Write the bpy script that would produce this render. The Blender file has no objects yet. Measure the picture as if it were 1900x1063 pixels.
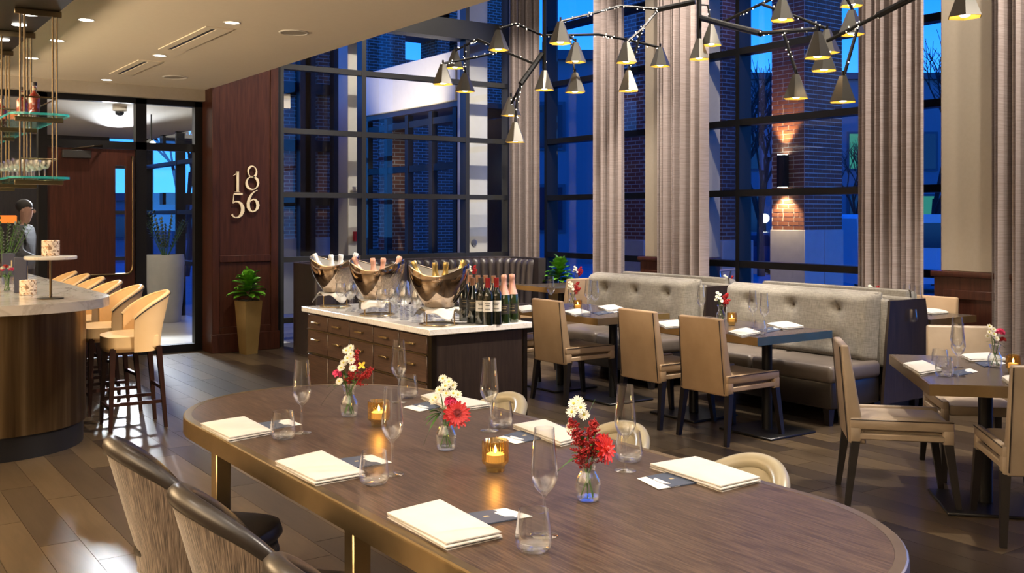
import bpy, bmesh, math, random
from mathutils import Vector, Matrix
random.seed(7)
sc = bpy.context.scene
COL = sc.collection
PI = math.pi
R = math.radians

# ---------------------------------------------------------------- survey of the room (camera calibration)
F, HY, CX, H = 1870.0, 401.5, 950.0, 1.6
ANG = math.atan2(1306, 1870)
fw = (math.sin(ANG), math.cos(ANG)); rt = (math.cos(ANG), -math.sin(ANG))
def G(px, py, z=0.0):
    d = (H - z) * F / (py - HY); l = (px - CX) / F * d
    return Vector((d*fw[0] + l*rt[0], d*fw[1] + l*rt[1], z))
def ray(px):
    l = (px - CX) / F
    return (fw[0] + l*rt[0], fw[1] + l*rt[1])
def onX(px, py, X):
    r = ray(px); d = X / r[0]; return Vector((X, d*r[1], H - (py - HY)/F*d))
def onY(px, py, Y):
    r = ray(px); d = Y / r[1]; return Vector((d*r[0], Y, H - (py - HY)/F*d))
def onD(px, py, d):
    r = ray(px); return Vector((d*r[0], d*r[1], H - (py - HY)/F*d))

# ---------------------------------------------------------------- camera
cam_d = bpy.data.cameras.new('camera'); cam = bpy.data.objects.new('camera', cam_d); COL.objects.link(cam)
cam.location = (0, 0, H); cam.rotation_euler = (PI/2, 0, -ANG)
cam_d.sensor_width = 36; cam_d.lens = F / 1900 * 36; cam_d.shift_y = -(531.5 - HY) / 1900
cam_d.clip_start = 0.05; cam_d.clip_end = 300
sc.camera = cam
sc.view_settings.view_transform = 'Standard'; sc.view_settings.look = 'None'
sc.view_settings.gamma = 1; sc.view_settings.use_curve_mapping = False
sc.view_settings.exposure = 0.55
cy = sc.cycles
cy.use_denoising = True
cy.max_bounces = 8; cy.diffuse_bounces = 3; cy.glossy_bounces = 4; cy.transmission_bounces = 6; cy.transparent_max_bounces = 24
cy.caustics_reflective = False; cy.caustics_refractive = False
cy.sample_clamp_indirect = 3.0; cy.sample_clamp_direct = 0; cy.blur_glossy = 0.5

# ---------------------------------------------------------------- dusk sky
w = bpy.data.worlds.new('dusk'); sc.world = w; w.use_nodes = True
nt = w.node_tree; nt.nodes.clear()
out = nt.nodes.new('ShaderNodeOutputWorld'); bg = nt.nodes.new('ShaderNodeBackground')
tc = nt.nodes.new('ShaderNodeTexCoord'); sp = nt.nodes.new('ShaderNodeSeparateXYZ'); cr = nt.nodes.new('ShaderNodeValToRGB')
nt.links.new(tc.outputs['Generated'], sp.inputs[0]); nt.links.new(sp.outputs['Z'], cr.inputs[0])
cr.color_ramp.elements[0].position = 0.0; cr.color_ramp.elements[0].color = (0.055, 0.32, 0.92, 1)
cr.color_ramp.elements[1].position = 0.55; cr.color_ramp.elements[1].color = (0.0, 0.04, 0.46, 1)
e_ = cr.color_ramp.elements.new(0.2); e_.color = (0.008, 0.15, 0.82, 1)
nt.links.new(cr.outputs[0], bg.inputs[0]); bg.inputs[1].default_value = 1.9
nt.links.new(bg.outputs[0], out.inputs[0])

# ---------------------------------------------------------------- lamps of the room and added fill lights
def spot(name, loc, aim, power, size=60, blend=0.4, rad=0.05, col=(1, .885, .745)):
    l = bpy.data.lights.new(name, 'SPOT'); l.energy = power; l.spot_size = R(size); l.spot_blend = blend
    l.shadow_soft_size = rad; l.color = col
    o = bpy.data.objects.new(name, l); COL.objects.link(o); o.location = loc
    o.rotation_euler = (Vector(aim) - Vector(loc)).to_track_quat('-Z', 'Y').to_euler(); return o
def area(name, loc, sx, sy, power, col=(1, .885, .745), rot=(0, 0, 0)):
    l = bpy.data.lights.new(name, 'AREA'); l.shape = 'RECTANGLE'; l.size = sx; l.size_y = sy; l.energy = power; l.color = col
    o = bpy.data.objects.new(name, l); COL.objects.link(o); o.location = loc; o.rotation_euler = rot; return o
# area fills added without fixtures, then the spots
area('high_fill_area', (6.2, 5.0, 5.9), 4.0, 11.0, 180)  # added soft fill over the dining side, no fixture there
area('front_fill_area', (-0.5, 0.5, 3.05), 5.0, 5.0, 115)  # added front fill above the camera, not a room fixture
area('ceiling_fill_bar', (-2.6, 8.5, 1.9), 2.0, 6.0, 1150, (1, .80, .56), (PI, 0, 0))  # unseen, added facing up to brighten the low ceiling
area('ceiling_fill_near', (-2.8, 1.0, 1.9), 2.5, 5.0, 600, (1, .80, .56), (PI, 0, 0))  # another added upward fill for the low ceiling
spot('table_spot', (5.9, 0.7, 4.5), (1.85, 3.0, 0.76), 820, 42, .5, .04)
spot('sideboard_spot', (6.2, 3.4, 5.6), (3.5, 6.5, 0.95), 1900, 26, .5, .04)
for x, y in ((5.6, 5.0), (5.6, 6.8), (7.0, 5.3), (7.0, 7.3), (7.6, 9.4), (6.2, 3.0), (6.0, 9.6)):
    spot('dining_downlight', (x - .5, y - 1.1, 5.85), (x, y, 0.4), 780, 40, .45, .05)
for y in (4.75, 5.7, 8.4, 9.7, 11.5):
    spot('curtain_wash', (7.35, y - 2.3, 5.5), (8.45, y, 2.3), 360, 50, .6, .06)
spot('drawer_fill_spot', (1.2, 4.6, 3.05), (3.1, 6.3, .6), 95, 60, .7, .05)  # added to brighten the drawer fronts
spot('fascia_light', (5.9, 13.2, 2.4), (7.7, 13.8, 3.75), 300, 70, .7, .1, (1, .86, .66))
spot('wood_wall_spot', (4.6, 9.6, 5.6), (4.3, 11.65, 1.6), 460, 46, .6, .05)
spot('window_wall_spot', (6.4, 8.9, 5.8), (6.6, 12.2, 2.3), 500, 60, .6, .05)
e_l = spot('entry_light', (3.9, 16.2, 2.9), (2.6, 8.6, 0.0), 1700, 62, .3, .2, (.92, .96, 1))
e_a = area('entry_ceiling_light', (3.2, 15.0, 2.95), 3.6, 5.0, 45, (1, .9, .75))

# ---------------------------------------------------------------- mesh helpers
class MB:
    def __init__(s): s.v = []; s.f = []
    def add(s, vs, fs):
        b = len(s.v); s.v += [tuple(p) for p in vs]; s.f += [tuple(i + b for i in f) for f in fs]; return s
    def box(s, x0, x1, y0, y1, z0, z1):
        return s.add([(x0,y0,z0),(x1,y0,z0),(x1,y1,z0),(x0,y1,z0),(x0,y0,z1),(x1,y0,z1),(x1,y1,z1),(x0,y1,z1)],
                     [(0,3,2,1),(4,5,6,7),(0,1,5,4),(1,2,6,5),(2,3,7,6),(3,0,4,7)])
    def hexa(s, b, t):      # two quads, bottom and top
        return s.add(list(b) + list(t), [(3,2,1,0),(4,5,6,7),(0,1,5,4),(1,2,6,5),(2,3,7,6),(3,0,4,7)])
    def rbox(s, x0, x1, y0, y1, z0, z1, r=0.01, seg=2):
        bm = bmesh.new(); bmesh.ops.create_cube(bm, size=1)
        for v in bm.verts: v.co = Vector(((x0+x1)/2 + v.co.x*(x1-x0), (y0+y1)/2 + v.co.y*(y1-y0), (z0+z1)/2 + v.co.z*(z1-z0)))
        bmesh.ops.bevel(bm, geom=bm.edges[:], offset=r, segments=seg, affect='EDGES', profile=.5)
        bm.verts.index_update()
        s.add([v.co for v in bm.verts], [[v.index for v in f.verts] for f in bm.faces]); bm.free(); return s
    def rhexa(s, b, t, r=0.01, seg=2):
        bm = bmesh.new(); vs = [bm.verts.new(p) for p in list(b) + list(t)]
        for f in [(3,2,1,0),(4,5,6,7),(0,1,5,4),(1,2,6,5),(2,3,7,6),(3,0,4,7)]: bm.faces.new([vs[i] for i in f])
        bmesh.ops.bevel(bm, geom=bm.edges[:], offset=r, segments=seg, affect='EDGES', profile=.5)
        bm.verts.index_update()
        s.add([v.co for v in bm.verts], [[v.index for v in f.verts] for f in bm.faces]); bm.free(); return s
    def tube(s, pts, r, n=8, cap=True):
        pts = [Vector(p) for p in pts]; m = len(pts)
        rs = r if isinstance(r, (list, tuple)) else [r]*m
        vs = []; fs = []; up = None
        for i, p in enumerate(pts):
            t = (pts[min(i+1, m-1)] - pts[max(i-1, 0)]).normalized()
            if up is None: up = Vector((0,0,1)) if abs(t.z) < .9 else Vector((1,0,0))
            a = t.cross(up)
            if a.length < 1e-6: a = t.orthogonal()
            a.normalize(); b = a.cross(t).normalized(); up = b
            for k in range(n):
                c = 2*PI*k/n; vs.append(p + a*math.cos(c)*rs[i] + b*math.sin(c)*rs[i])
        for i in range(m-1):
            for k in range(n):
                fs.append((i*n+k, i*n+(k+1) % n, (i+1)*n+(k+1) % n, (i+1)*n+k))
        if cap: fs.append(tuple(range(n))[::-1]); fs.append(tuple((m-1)*n+k for k in range(n)))
        return s.add(vs, fs)
    def lathe(s, prof, n=24, c=(0,0,0), fn=None):
        vs = []; fs = []; idx = []
        for r, z in prof:
            if r < 1e-5: idx.append([len(vs)]); vs.append((c[0], c[1], c[2]+z)); continue
            row = []
            for k in range(n):
                a = 2*PI*k/n; q = fn(a, z) if fn else 1
                row.append(len(vs)); vs.append((c[0]+r*q*math.cos(a), c[1]+r*q*math.sin(a), c[2]+z))
            idx.append(row)
        for a, b in zip(idx[:-1], idx[1:]):
            for k in range(n):
                k2 = (k+1) % n
                if len(a) == 1 and len(b) == 1: break
                if len(a) == 1: fs.append((a[0], b[k2], b[k]))
                elif len(b) == 1: fs.append((a[k], a[k2], b[0]))
                else: fs.append((a[k], a[k2], b[k2], b[k]))
        return s.add(vs, fs)
    def prism(s, poly, z0, z1):
        n = len(poly)
        return s.add([(x, y, z0) for x, y in poly] + [(x, y, z1) for x, y in poly],
                     [tuple(range(n))[::-1], tuple(range(n, 2*n))] + [(i, (i+1) % n, n+(i+1) % n, n+i) for i in range(n)])
    def surf(s, fn, nu, nv, cu=False):
        vs = []; fs = []
        for i in range(nu+1 if not cu else nu):
            for j in range(nv+1): vs.append(fn(i/nu, j/nv))
        for i in range(nu):
            i2 = (i+1) % nu if cu else i+1
            for j in range(nv): fs.append((i*(nv+1)+j, i2*(nv+1)+j, i2*(nv+1)+j+1, i*(nv+1)+j+1))
        return s.add(vs, fs)
    def ball(s, c, r, n=8, m=5, sc_=(1,1,1)):
        prof = [(max(0, r*math.sin(PI*i/m)), -r*math.cos(PI*i/m)) for i in range(m+1)]
        b = len(s.v); s.lathe(prof, n)
        for i in range(b, len(s.v)):
            p = s.v[i]; s.v[i] = (p[0]*sc_[0]+c[0], p[1]*sc_[1]+c[1], p[2]*sc_[2]+c[2])
        return s
    def xf(s, M):
        s.v = [tuple(M @ Vector(p)) for p in s.v]; return s
def obj(name, mb, mat, parent=None, smooth=True, ang=38, loc=None, rot=None):
    me = bpy.data.meshes.new(name); me.from_pydata(mb.v, [], mb.f); me.update()
    if smooth:
        me.polygons.foreach_set('use_smooth', [True]*len(me.polygons)); me.set_sharp_from_angle(angle=R(ang))
    me.materials.append(M[mat] if isinstance(mat, str) else mat)
    o = bpy.data.objects.new(name, me); COL.objects.link(o)
    if parent is not None: o.parent = parent
    if loc is not None: o.location = loc
    if rot is not None: o.rotation_euler = rot
    return o
def tag(o, label=None, cat=None, group=None, kind=None):
    if label: o['label'] = label
    if cat: o['category'] = cat
    if group: o['group'] = group
    if kind: o['kind'] = kind
    return o
def thing(name, label, cat, loc=(0,0,0), rz=0.0, group=None):
    o = bpy.data.objects.new(name, None); COL.objects.link(o); o.empty_display_size = .1
    o.location = loc; o.rotation_euler = (0, 0, rz); return tag(o, label, cat, group)
def struct(name, mb, mat, parent=None, smooth=False):
    o = obj(name, mb, mat, parent, smooth); tag(o, kind='structure') if parent is None else None; return o
KIDS = {}
def dup(o, loc=None, rz=None, label=None, parent=None, group=None):
    c = o.copy(); COL.objects.link(c); c.parent = parent
    if loc is not None: c.location = loc
    if rz is not None: c.rotation_euler = (0, 0, rz)
    if label: c['label'] = label
    if group: c['group'] = group
    for ch in CH(o): dup(ch, parent=c)
    return c
def CH(o):
    return [x for x in COL.objects if x.parent == o] if o.name not in KIDS else KIDS[o.name]
def freeze(o):          # remember the parts of a prototype so that copying stays quick
    allk = {}
    for x in COL.objects:
        if x.parent: allk.setdefault(x.parent.name, []).append(x)
    def rec(p):
        KIDS[p.name] = allk.get(p.name, [])
        for c in KIDS[p.name]: rec(c)
    rec(o); return o
class Proto:            # first placing uses the object itself, later ones copy it
    def __init__(s, o): s.o = freeze(o); s.used = False; s.name = o.name
    def put(s, loc, rz=0.0, label=None, group=None):
        if not s.used:
            s.used = True; o = s.o; o.location = loc; o.rotation_euler = (0, 0, rz)
            if label: o['label'] = label
            if group: o['group'] = group
            return o
        o = s.o.copy(); COL.objects.link(o); o.location = loc; o.rotation_euler = (0, 0, rz)
        if label: o['label'] = label
        if group: o['group'] = group
        def rec(src, dst):
            for ch in KIDS.get(src.name, []):
                c = ch.copy(); COL.objects.link(c); c.parent = dst; rec(ch, c)
        rec(s.o, o); return o

# ---------------------------------------------------------------- materials
M = {}
def newmat(name):
    m = bpy.data.materials.new(name); m.use_nodes = True; n = m.node_tree; n.nodes.clear()
    o = n.nodes.new('ShaderNodeOutputMaterial'); M[name] = m; return m, n, o
def pbr(name, col, rough=.5, metal=0.0, spec=.5, coat=0.0, sheen=0.0, emit=None, es=0.0):
    m, n, o = newmat(name); b = n.nodes.new('ShaderNodeBsdfPrincipled')
    b.inputs['Base Color'].default_value = (*col, 1); b.inputs['Roughness'].default_value = rough; b.inputs['Metallic'].default_value = metal
    b.inputs['Specular IOR Level'].default_value = spec; b.inputs['Coat Weight'].default_value = coat
    b.inputs['Sheen Weight'].default_value = sheen
    if emit: b.inputs['Emission Color'].default_value = (*emit, 1); b.inputs['Emission Strength'].default_value = es
    n.links.new(b.outputs[0], o.inputs[0]); return m, n, b
def nd(n, t, **k):
    x = n.nodes.new(t)
    for a, v in k.items(): setattr(x, a, v)
    return x
def coords(n, scale=(1,1,1), kind='Object', rot=(0,0,0)):
    t = nd(n, 'ShaderNodeTexCoord') if kind != 'Position' else nd(n, 'ShaderNodeNewGeometry'); mp = nd(n, 'ShaderNodeMapping'); mp.inputs['Scale'].default_value = scale; mp.inputs['Rotation'].default_value = rot
    n.links.new(t.outputs[kind], mp.inputs[0]); return mp.outputs[0]
def ramp(n, fac, stops):
    r = nd(n, 'ShaderNodeValToRGB'); el = r.color_ramp.elements
    el[0].position, el[0].color = stops[0][0], (*stops[0][1], 1); el[1].position, el[1].color = stops[-1][0], (*stops[-1][1], 1)
    for p, c in stops[1:-1]:
        e = el.new(p); e.color = (*c, 1)
    n.links.new(fac, r.inputs[0]); return r.outputs[0]
def noise(n, vec, scale=5, detail=4, rough=.55, dist=0.0):
    x = nd(n, 'ShaderNodeTexNoise'); x.inputs['Scale'].default_value = scale; x.inputs['Detail'].default_value = detail
    x.inputs['Roughness'].default_value = rough; x.inputs['Distortion'].default_value = dist
    n.links.new(vec, x.inputs['Vector']); return x.outputs[0]
def bump(n, b, h, st=.2, dist=.01):
    x = nd(n, 'ShaderNodeBump'); x.inputs['Strength'].default_value = st; x.inputs['Distance'].default_value = dist
    n.links.new(h, x.inputs['Height']); n.links.new(x.outputs[0], b.inputs['Normal'])
def grained(name, c0, c1, scale, rough, nscale=3, bst=.1, kind='Object', spec=.5, coat=0.0, sharp=(.35, .7)):
    m, n, b = pbr(name, c0, rough, spec=spec, coat=coat)
    v = noise(n, coords(n, scale, kind), nscale, 6, .62, .4)
    n.links.new(ramp(n, v, [(sharp[0], c0), (sharp[1], c1)]), b.inputs['Base Color'])
    if bst: bump(n, b, v, bst, .004)
    return m
def soft(name, c0, c1, nscale, rough, bst=.15, bscale=None, spec=.5, sheen=0.0, metal=0.0):
    m, n, b = pbr(name, c0, rough, spec=spec, sheen=sheen, metal=metal)
    co = coords(n); v = noise(n, co, nscale, 5)
    n.links.new(ramp(n, v, [(.3, c0), (.72, c1)]), b.inputs['Base Color'])
    if bst: bump(n, b, noise(n, co, bscale or nscale*6, 3), bst, .003)
    return m
def weave(name, c0, c1, sx, sy, sz, rough=.9, st=.3):
    m, n, b = pbr(name, c0, rough, spec=.25, sheen=.2)
    a = noise(n, coords(n, (sx, sy, sz*.12)), 1, 3); c = noise(n, coords(n, (sx*.12, sy*.12, sz)), 1, 3)
    ad = nd(n, 'ShaderNodeMath', operation='ADD'); n.links.new(a, ad.inputs[0]); n.links.new(c, ad.inputs[1])
    mu = nd(n, 'ShaderNodeMath', operation='MULTIPLY'); mu.inputs[1].default_value = .5; n.links.new(ad.outputs[0], mu.inputs[0])
    n.links.new(ramp(n, mu.outputs[0], [(.38, c0), (.62, c1)]), b.inputs['Base Color']); bump(n, b, mu.outputs[0], st, .003); return m
def glass(name, tint=(1,1,1), gl=(1,1,1), ior=4.0, boost=.5, rough=.02):     # reflection grows towards grazing angles
    m, n, o = newmat(name)
    t = nd(n, 'ShaderNodeBsdfTransparent'); t.inputs[0].default_value = (*tint, 1)
    g = nd(n, 'ShaderNodeBsdfGlossy'); g.inputs[0].default_value = (*gl, 1); g.inputs['Roughness'].default_value = rough
    lw = nd(n, 'ShaderNodeLayerWeight'); lw.inputs[0].default_value = .5
    pw = nd(n, 'ShaderNodeMath', operation='POWER'); pw.inputs[1].default_value = ior; n.links.new(lw.outputs['Facing'], pw.inputs[0])
    mu = nd(n, 'ShaderNodeMath', operation='MULTIPLY_ADD', use_clamp=True); mu.inputs[1].default_value = boost; mu.inputs[2].default_value = .04; n.links.new(pw.outputs[0], mu.inputs[0])
    mx = nd(n, 'ShaderNodeMixShader'); n.links.new(mu.outputs[0], mx.inputs[0]); n.links.new(t.outputs[0], mx.inputs[1]); n.links.new(g.outputs[0], mx.inputs[2])
    n.links.new(mx.outputs[0], o.inputs[0]); return m
def emis(name, col, s):
    m, n, o = newmat(name); e = nd(n, 'ShaderNodeEmission'); e.inputs[0].default_value = (*col, 1); e.inputs[1].default_value = s
    n.links.new(e.outputs[0], o.inputs[0]); return m

# floor planks: each plank has a tone of its own
m, n, b = pbr('plank', (.05, .035, .025), .3, spec=.5)
oi = nd(n, 'ShaderNodeObjectInfo'); ge = nd(n, 'ShaderNodeNewGeometry')
ad = nd(n, 'ShaderNodeMath', operation='ADD'); n.links.new(oi.outputs['Random'], ad.inputs[0]); n.links.new(ge.outputs['Random Per Island'], ad.inputs[1])
fr = nd(n, 'ShaderNodeMath', operation='FRACT'); n.links.new(ad.outputs[0], fr.inputs[0])
tone = ramp(n, fr.outputs[0], [(0, (.026, .018, .012)), (.35, (.043, .031, .020)), (.7, (.060, .043, .026)), (1, (.082, .058, .033))])
co = coords(n, (9, .9, 1), 'Position'); v = noise(n, co, 3, 6, .6, .6)
mx = nd(n, 'ShaderNodeMix', data_type='RGBA', blend_type='MULTIPLY'); mx.inputs[0].default_value = .75
n.links.new(tone, mx.inputs[6]); n.links.new(ramp(n, v, [(.3, (.62, .6, .58)), (.7, (1.25, 1.22, 1.2))]), mx.inputs[7]); n.links.new(mx.outputs[2], b.inputs['Base Color'])
b.inputs['Roughness'].default_value = .31
grained('table_wood', (.036, .021, .014), (.110, .071, .048), (60, 2.6, 30), .36, 3, .03, spec=.32, sharp=(.40, .68))
grained('cafe_top', (.060, .046, .038), (.085, .066, .054), (50, 4, 30), .25, 3, .04)
grained('mahogany', (.030, .0085, .0055), (.064, .020, .011), (16, 16, 1.1), .42, 2.4, .03, spec=.3)
grained('espresso', (.014, .009, .007), (.034, .022, .016), (26, 26, 1.6), .38, 3, .06)
grained('drawer_wood', (.030, .017, .012), (.085, .050, .034), (4, 2.2, 42), .36, 3, .08)
grained('stool_wood', (.018, .006, .004), (.034, .012, .008), (20, 20, 2), .3, 3, .0)
pbr('black_wood', (.008, .006, .006), .4)
soft('brass', (.38, .28, .145), (.46, .345, .19), 6, .32, .04, metal=1.0)
soft('brass_bright', (.55, .40, .18), (.62, .46, .22), 6, .3, .04, metal=1.0)
m, n, b = pbr('bar_bronze', (.16, .11, .06), .38, 1.0)
v = noise(n, coords(n, (7, 7, .25)), 2, 5); n.links.new(ramp(n, v, [(.3, (.075, .045, .025)), (.55, (.17, .115, .058)), (.75, (.30, .22, .12))]), b.inputs['Base Color'])
pbr('bronze_dark', (.05, .038, .026), .4, 1.0)
pbr('bronze_rod', (.15, .11, .062), .34, 1.0)
pbr('black_metal', (.012, .012, .013), .45, .6)
pbr('frame_metal', (.035, .035, .034), .42, .3)
pbr('steel_base', (.05, .05, .052), .35, .9)
pbr('toe_kick', (.012, .012, .015), .32, .3)
soft('tan_leather', (.34, .232, .14), (.41, .29, .18), 5, .46, .12, 60)
soft('taupe_leather', (.26, .205, .15), (.34, .27, .20), 5, .40, .12, 60)
soft('booth_leather', (.085, .068, .057), (.12, .098, .082), 5, .42, .12, 60)
soft('banquette_leather', (.030, .024, .026), (.046, .038, .041), 5, .36, .10, 60)
soft('black_leather', (.014, .011, .010), (.024, .019, .016), 5, .33, .10, 60)
soft('lit_olive_leather', (.26, .225, .15), (.33, .29, .20), 5, .36, .10, 60)  # far barrel chairs: light on the leather put into a paler colour
soft('cream_leather', (.80, .52, .24), (.86, .58, .29), 4, .42, .06, 60)
pbr('piping_dark', (.03, .022, .018), .5)
weave('booth_fabric', (.15, .138, .118), (.245, .226, .194), 130, 130, 130, .9, .25)
m, n, b = pbr('strie_fabric', (.2, .15, .11), .8, spec=.3, sheen=.3)
sx3 = nd(n, 'ShaderNodeSeparateXYZ'); n.links.new(coords(n), sx3.inputs[0])
at3 = nd(n, 'ShaderNodeMath', operation='ARCTAN2'); n.links.new(sx3.outputs[1], at3.inputs[0]); n.links.new(sx3.outputs[0], at3.inputs[1])
mu3 = nd(n, 'ShaderNodeMath', operation='MULTIPLY'); mu3.inputs[1].default_value = 72; n.links.new(at3.outputs[0], mu3.inputs[0])
mz3 = nd(n, 'ShaderNodeMath', operation='MULTIPLY'); mz3.inputs[1].default_value = 9; n.links.new(sx3.outputs[2], mz3.inputs[0])
cb3 = nd(n, 'ShaderNodeCombineXYZ'); n.links.new(mu3.outputs[0], cb3.inputs[0]); n.links.new(mz3.outputs[0], cb3.inputs[1])
v = noise(n, cb3.outputs[0], 1, 4, .6); n.links.new(ramp(n, v, [(.36, (.030, .020, .015)), (.52, (.125, .092, .068)), (.68, (.25, .195, .15))]), b.inputs['Base Color']); bump(n, b, v, .5, .004)
m, n, b = pbr('curtain_fabric', (.40, .34, .31), .85, spec=.25, sheen=.15)
v = noise(n, coords(n, (4, 4, 190), 'Position'), 1, 3, .6); n.links.new(ramp(n, v, [(.34, (.245, .195, .185)), (.52, (.31, .255, .243)), (.68, (.36, .302, .29))]), b.inputs['Base Color'])
m, n, b = pbr('marble', (.82, .80, .76), .16, spec=.5)
v = noise(n, coords(n, (1, 1, 1)), 3.2, 7, .6, 2.2)
n.links.new(ramp(n, v, [(.40, (.80, .78, .745)), (.49, (.785, .765, .73)), (.515, (.68, .645, .60)), (.54, (.79, .77, .735)), (.8, (.82, .805, .775))]), b.inputs['Base Color'])
m, n, b = pbr('bar_marble', (.5, .49, .46), .14, spec=.5)
v = noise(n, coords(n, (1, .6, 1)), 2.2, 7, .6, 1.6)
n.links.new(ramp(n, v, [(.35, (.66, .64, .60)), (.49, (.62, .60, .56)), (.53, (.50, .475, .44)), (.58, (.64, .62, .58)), (.8, (.72, .70, .67))]), b.inputs['Base Color'])
soft('wall_paint', (.33, .285, .225), (.35, .30, .24), 30, .85, .05, 300)
soft('ceiling_paint', (.72, .62, .48), (.74, .64, .50), 20, .9, .03, 300)
soft('white_paint', (.62, .58, .51), (.65, .61, .54), 12, .8, .03, 300)
soft('entry_tile', (.50, .47, .42), (.60, .57, .51), 3, .3, .03, 50)
pbr('plaster_white', (.7, .66, .6), .8)
glass('pane_glass', (.93, .96, .98), (1, 1, 1), 4.5, .55, .0)
glass('clear_glass', (.97, .975, .978), (1, 1, 1), 2.0, .85, .045)
glass('shelf_glass', (.80, .95, .92), (1, 1, 1), 4.0, .6, .01)
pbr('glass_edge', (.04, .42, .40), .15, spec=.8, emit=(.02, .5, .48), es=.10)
glass('amber_glass', (.89, .74, .44), (1, .88, .6), 1.6, .6, .10)
glass('water', (.95, .97, .95), (1, 1, 1), 5.0, .08, .0)
pbr('bottle_glass', (.006, .009, .006), .06, spec=.7, coat=.5)
pbr('bottle_green', (.018, .035, .010), .07, spec=.7, coat=.5)
pbr('whiskey', (.20, .022, .012), .06, spec=.7, coat=.6)
pbr('paper_label', (.75, .72, .66), .6)
pbr('dark_label', (.03, .028, .026), .5)
pbr('gold_foil', (.62, .45, .17), .3, .9)
pbr('copper_foil', (.72, .40, .24), .32, .8)
pbr('rose_foil', (.80, .45, .34), .4, .4)
pbr('red_foil', (.30, .02, .02), .35, .3)
pbr('white_foil', (.80, .80, .82), .4)
m, n, b = pbr('bucket_metal', (.62, .50, .40), .07, 1.0)
pbr('bucket_inside', (.55, .54, .50), .35, .6)
soft('linen', (.54, .52, .49), (.58, .56, .53), 8, .85, .10, 160, spec=.2)
pbr('navy_card', (.045, .060, .10), .6)
pbr('white_card', (.80, .78, .75), .6)
pbr('print_gold', (.45, .36, .2), .5)
pbr('navy_box', (.012, .018, .05), .4)
pbr('wax', (.85, .75, .55), .5, emit=(1, .72, .42), es=.35)
emis('flame', (1, .74, .42), 16)
emis('bulb', (1, .88, .68), 9)
emis('fairy', (1, .85, .62), 5)
emis('downlight_lens', (1, .93, .80), 7)
emis('led_white', (.95, 1, .85), 14)
emis('street_bulb', (1, .95, .75), 25)
emis('window_glow', (.08, .60, .50), .28)
emis('orange_glow', (1, .22, .03), .9)
pbr('shade_out', (.085, .080, .070), .42, .5)
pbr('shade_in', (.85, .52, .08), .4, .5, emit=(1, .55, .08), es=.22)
m, n, b = pbr('terrazzo', (.7, .66, .58), .4)
vo = nd(n, 'ShaderNodeTexVoronoi'); vo.inputs['Scale'].default_value = 85; n.links.new(coords(n), vo.inputs['Vector'])
n.links.new(ramp(n, vo.outputs['Color'], [(.22, (.12, .06, .03)), (.34, (.72, .62, .50)), (.7, (.84, .78, .68)), (.8, (.45, .25, .12))]), b.inputs['Base Color'])
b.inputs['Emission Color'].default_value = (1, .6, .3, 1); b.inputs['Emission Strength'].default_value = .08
soft('gold_pot', (.40, .27, .10), (.47, .33, .13), 5, .42, .05, 30, metal=.75)
soft('fig_leaf', (.06, .22, .015), (.14, .38, .03), 9, .34, .2, 20)
soft('zz_leaf', (.012, .03, .008), (.03, .06, .015), 9, .35, .1, 20)
pbr('stem_green', (.06, .16, .03), .5); pbr('stem_brown', (.06, .035, .02), .7)
pbr('leaf_green', (.04, .12, .02), .5)
soft('soil', (.05, .045, .045), (.10, .095, .09), 60, .9, .6, 90)
pbr('petal_white', (.82, .80, .70), .6); pbr('petal_red', (.42, .008, .012), .5); pbr('petal_orange', (.60, .022, .012), .5)
pbr('petal_crimson', (.30, .008, .012), .6); pbr('petal_pink', (.66, .05, .16), .6); pbr('petal_yellow', (.80, .55, .05), .6)
pbr('daisy_eye', (.55, .50, .08), .7); pbr('gerbera_eye', (.14, .006, .01), .8)
# outdoors
soft('brick', (.17, .058, .030), (.25, .095, .050), 2.5, .85, .3, 60)
m_, n_, b_ = M['brick'], M['brick'].node_tree, None
pbr('mortar', (.66, .62, .55), .9)
soft('limestone', (.46, .45, .41), (.52, .51, .46), 6, .8, .05, 60)
m, n, b = pbr('far_brick', (.2, .07, .04), .85)
bt = nd(n, 'ShaderNodeTexBrick'); bt.inputs['Scale'].default_value = 1.0; bt.inputs['Brick Width'].default_value = .21; bt.inputs['Row Height'].default_value = .067; bt.inputs['Mortar Size'].default_value = .008
bt.inputs['Color1'].default_value = (.16, .055, .03, 1); bt.inputs['Color2'].default_value = (.23, .085, .045, 1); bt.inputs['Mortar'].default_value = (.40, .36, .31, 1)
tcx = nd(n, 'ShaderNodeTexCoord'); sx_ = nd(n, 'ShaderNodeSeparateXYZ'); n.links.new(tcx.outputs['Object'], sx_.inputs[0])
adx = nd(n, 'ShaderNodeMath', operation='ADD'); n.links.new(sx_.outputs[0], adx.inputs[0]); n.links.new(sx_.outputs[1], adx.inputs[1])
cbx = nd(n, 'ShaderNodeCombineXYZ'); n.links.new(adx.outputs[0], cbx.inputs[0]); n.links.new(sx_.outputs[2], cbx.inputs[1]); n.links.new(cbx.outputs[0], bt.inputs['Vector'])
n.links.new(bt.outputs['Color'], b.inputs['Base Color'])
soft('asphalt', (.05, .05, .052), (.09, .09, .09), 20, .7, .1, 100)
soft('sidewalk', (.22, .21, .20), (.30, .29, .27), 4, .8, .05, 60)
pbr('far_building', (.24, .22, .24), .8); pbr('far_roof', (.10, .10, .11), .7); pbr('far_glass', (.02, .03, .05), .1)
pbr('bark', (.045, .035, .03), .9)
pbr('car_dark', (.07, .09, .16), .2, .3, coat=.8); pbr('car_white', (.55, .57, .6), .25, coat=.6); pbr('tyre', (.012, .012, .012), .8); pbr('rim_metal', (.6, .62, .65), .3, .9)
pbr('skin', (.45, .24, .16), .55); pbr('grey_shirt', (.16, .16, .17), .85); pbr('hair', (.02, .014, .01), .6)

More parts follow.
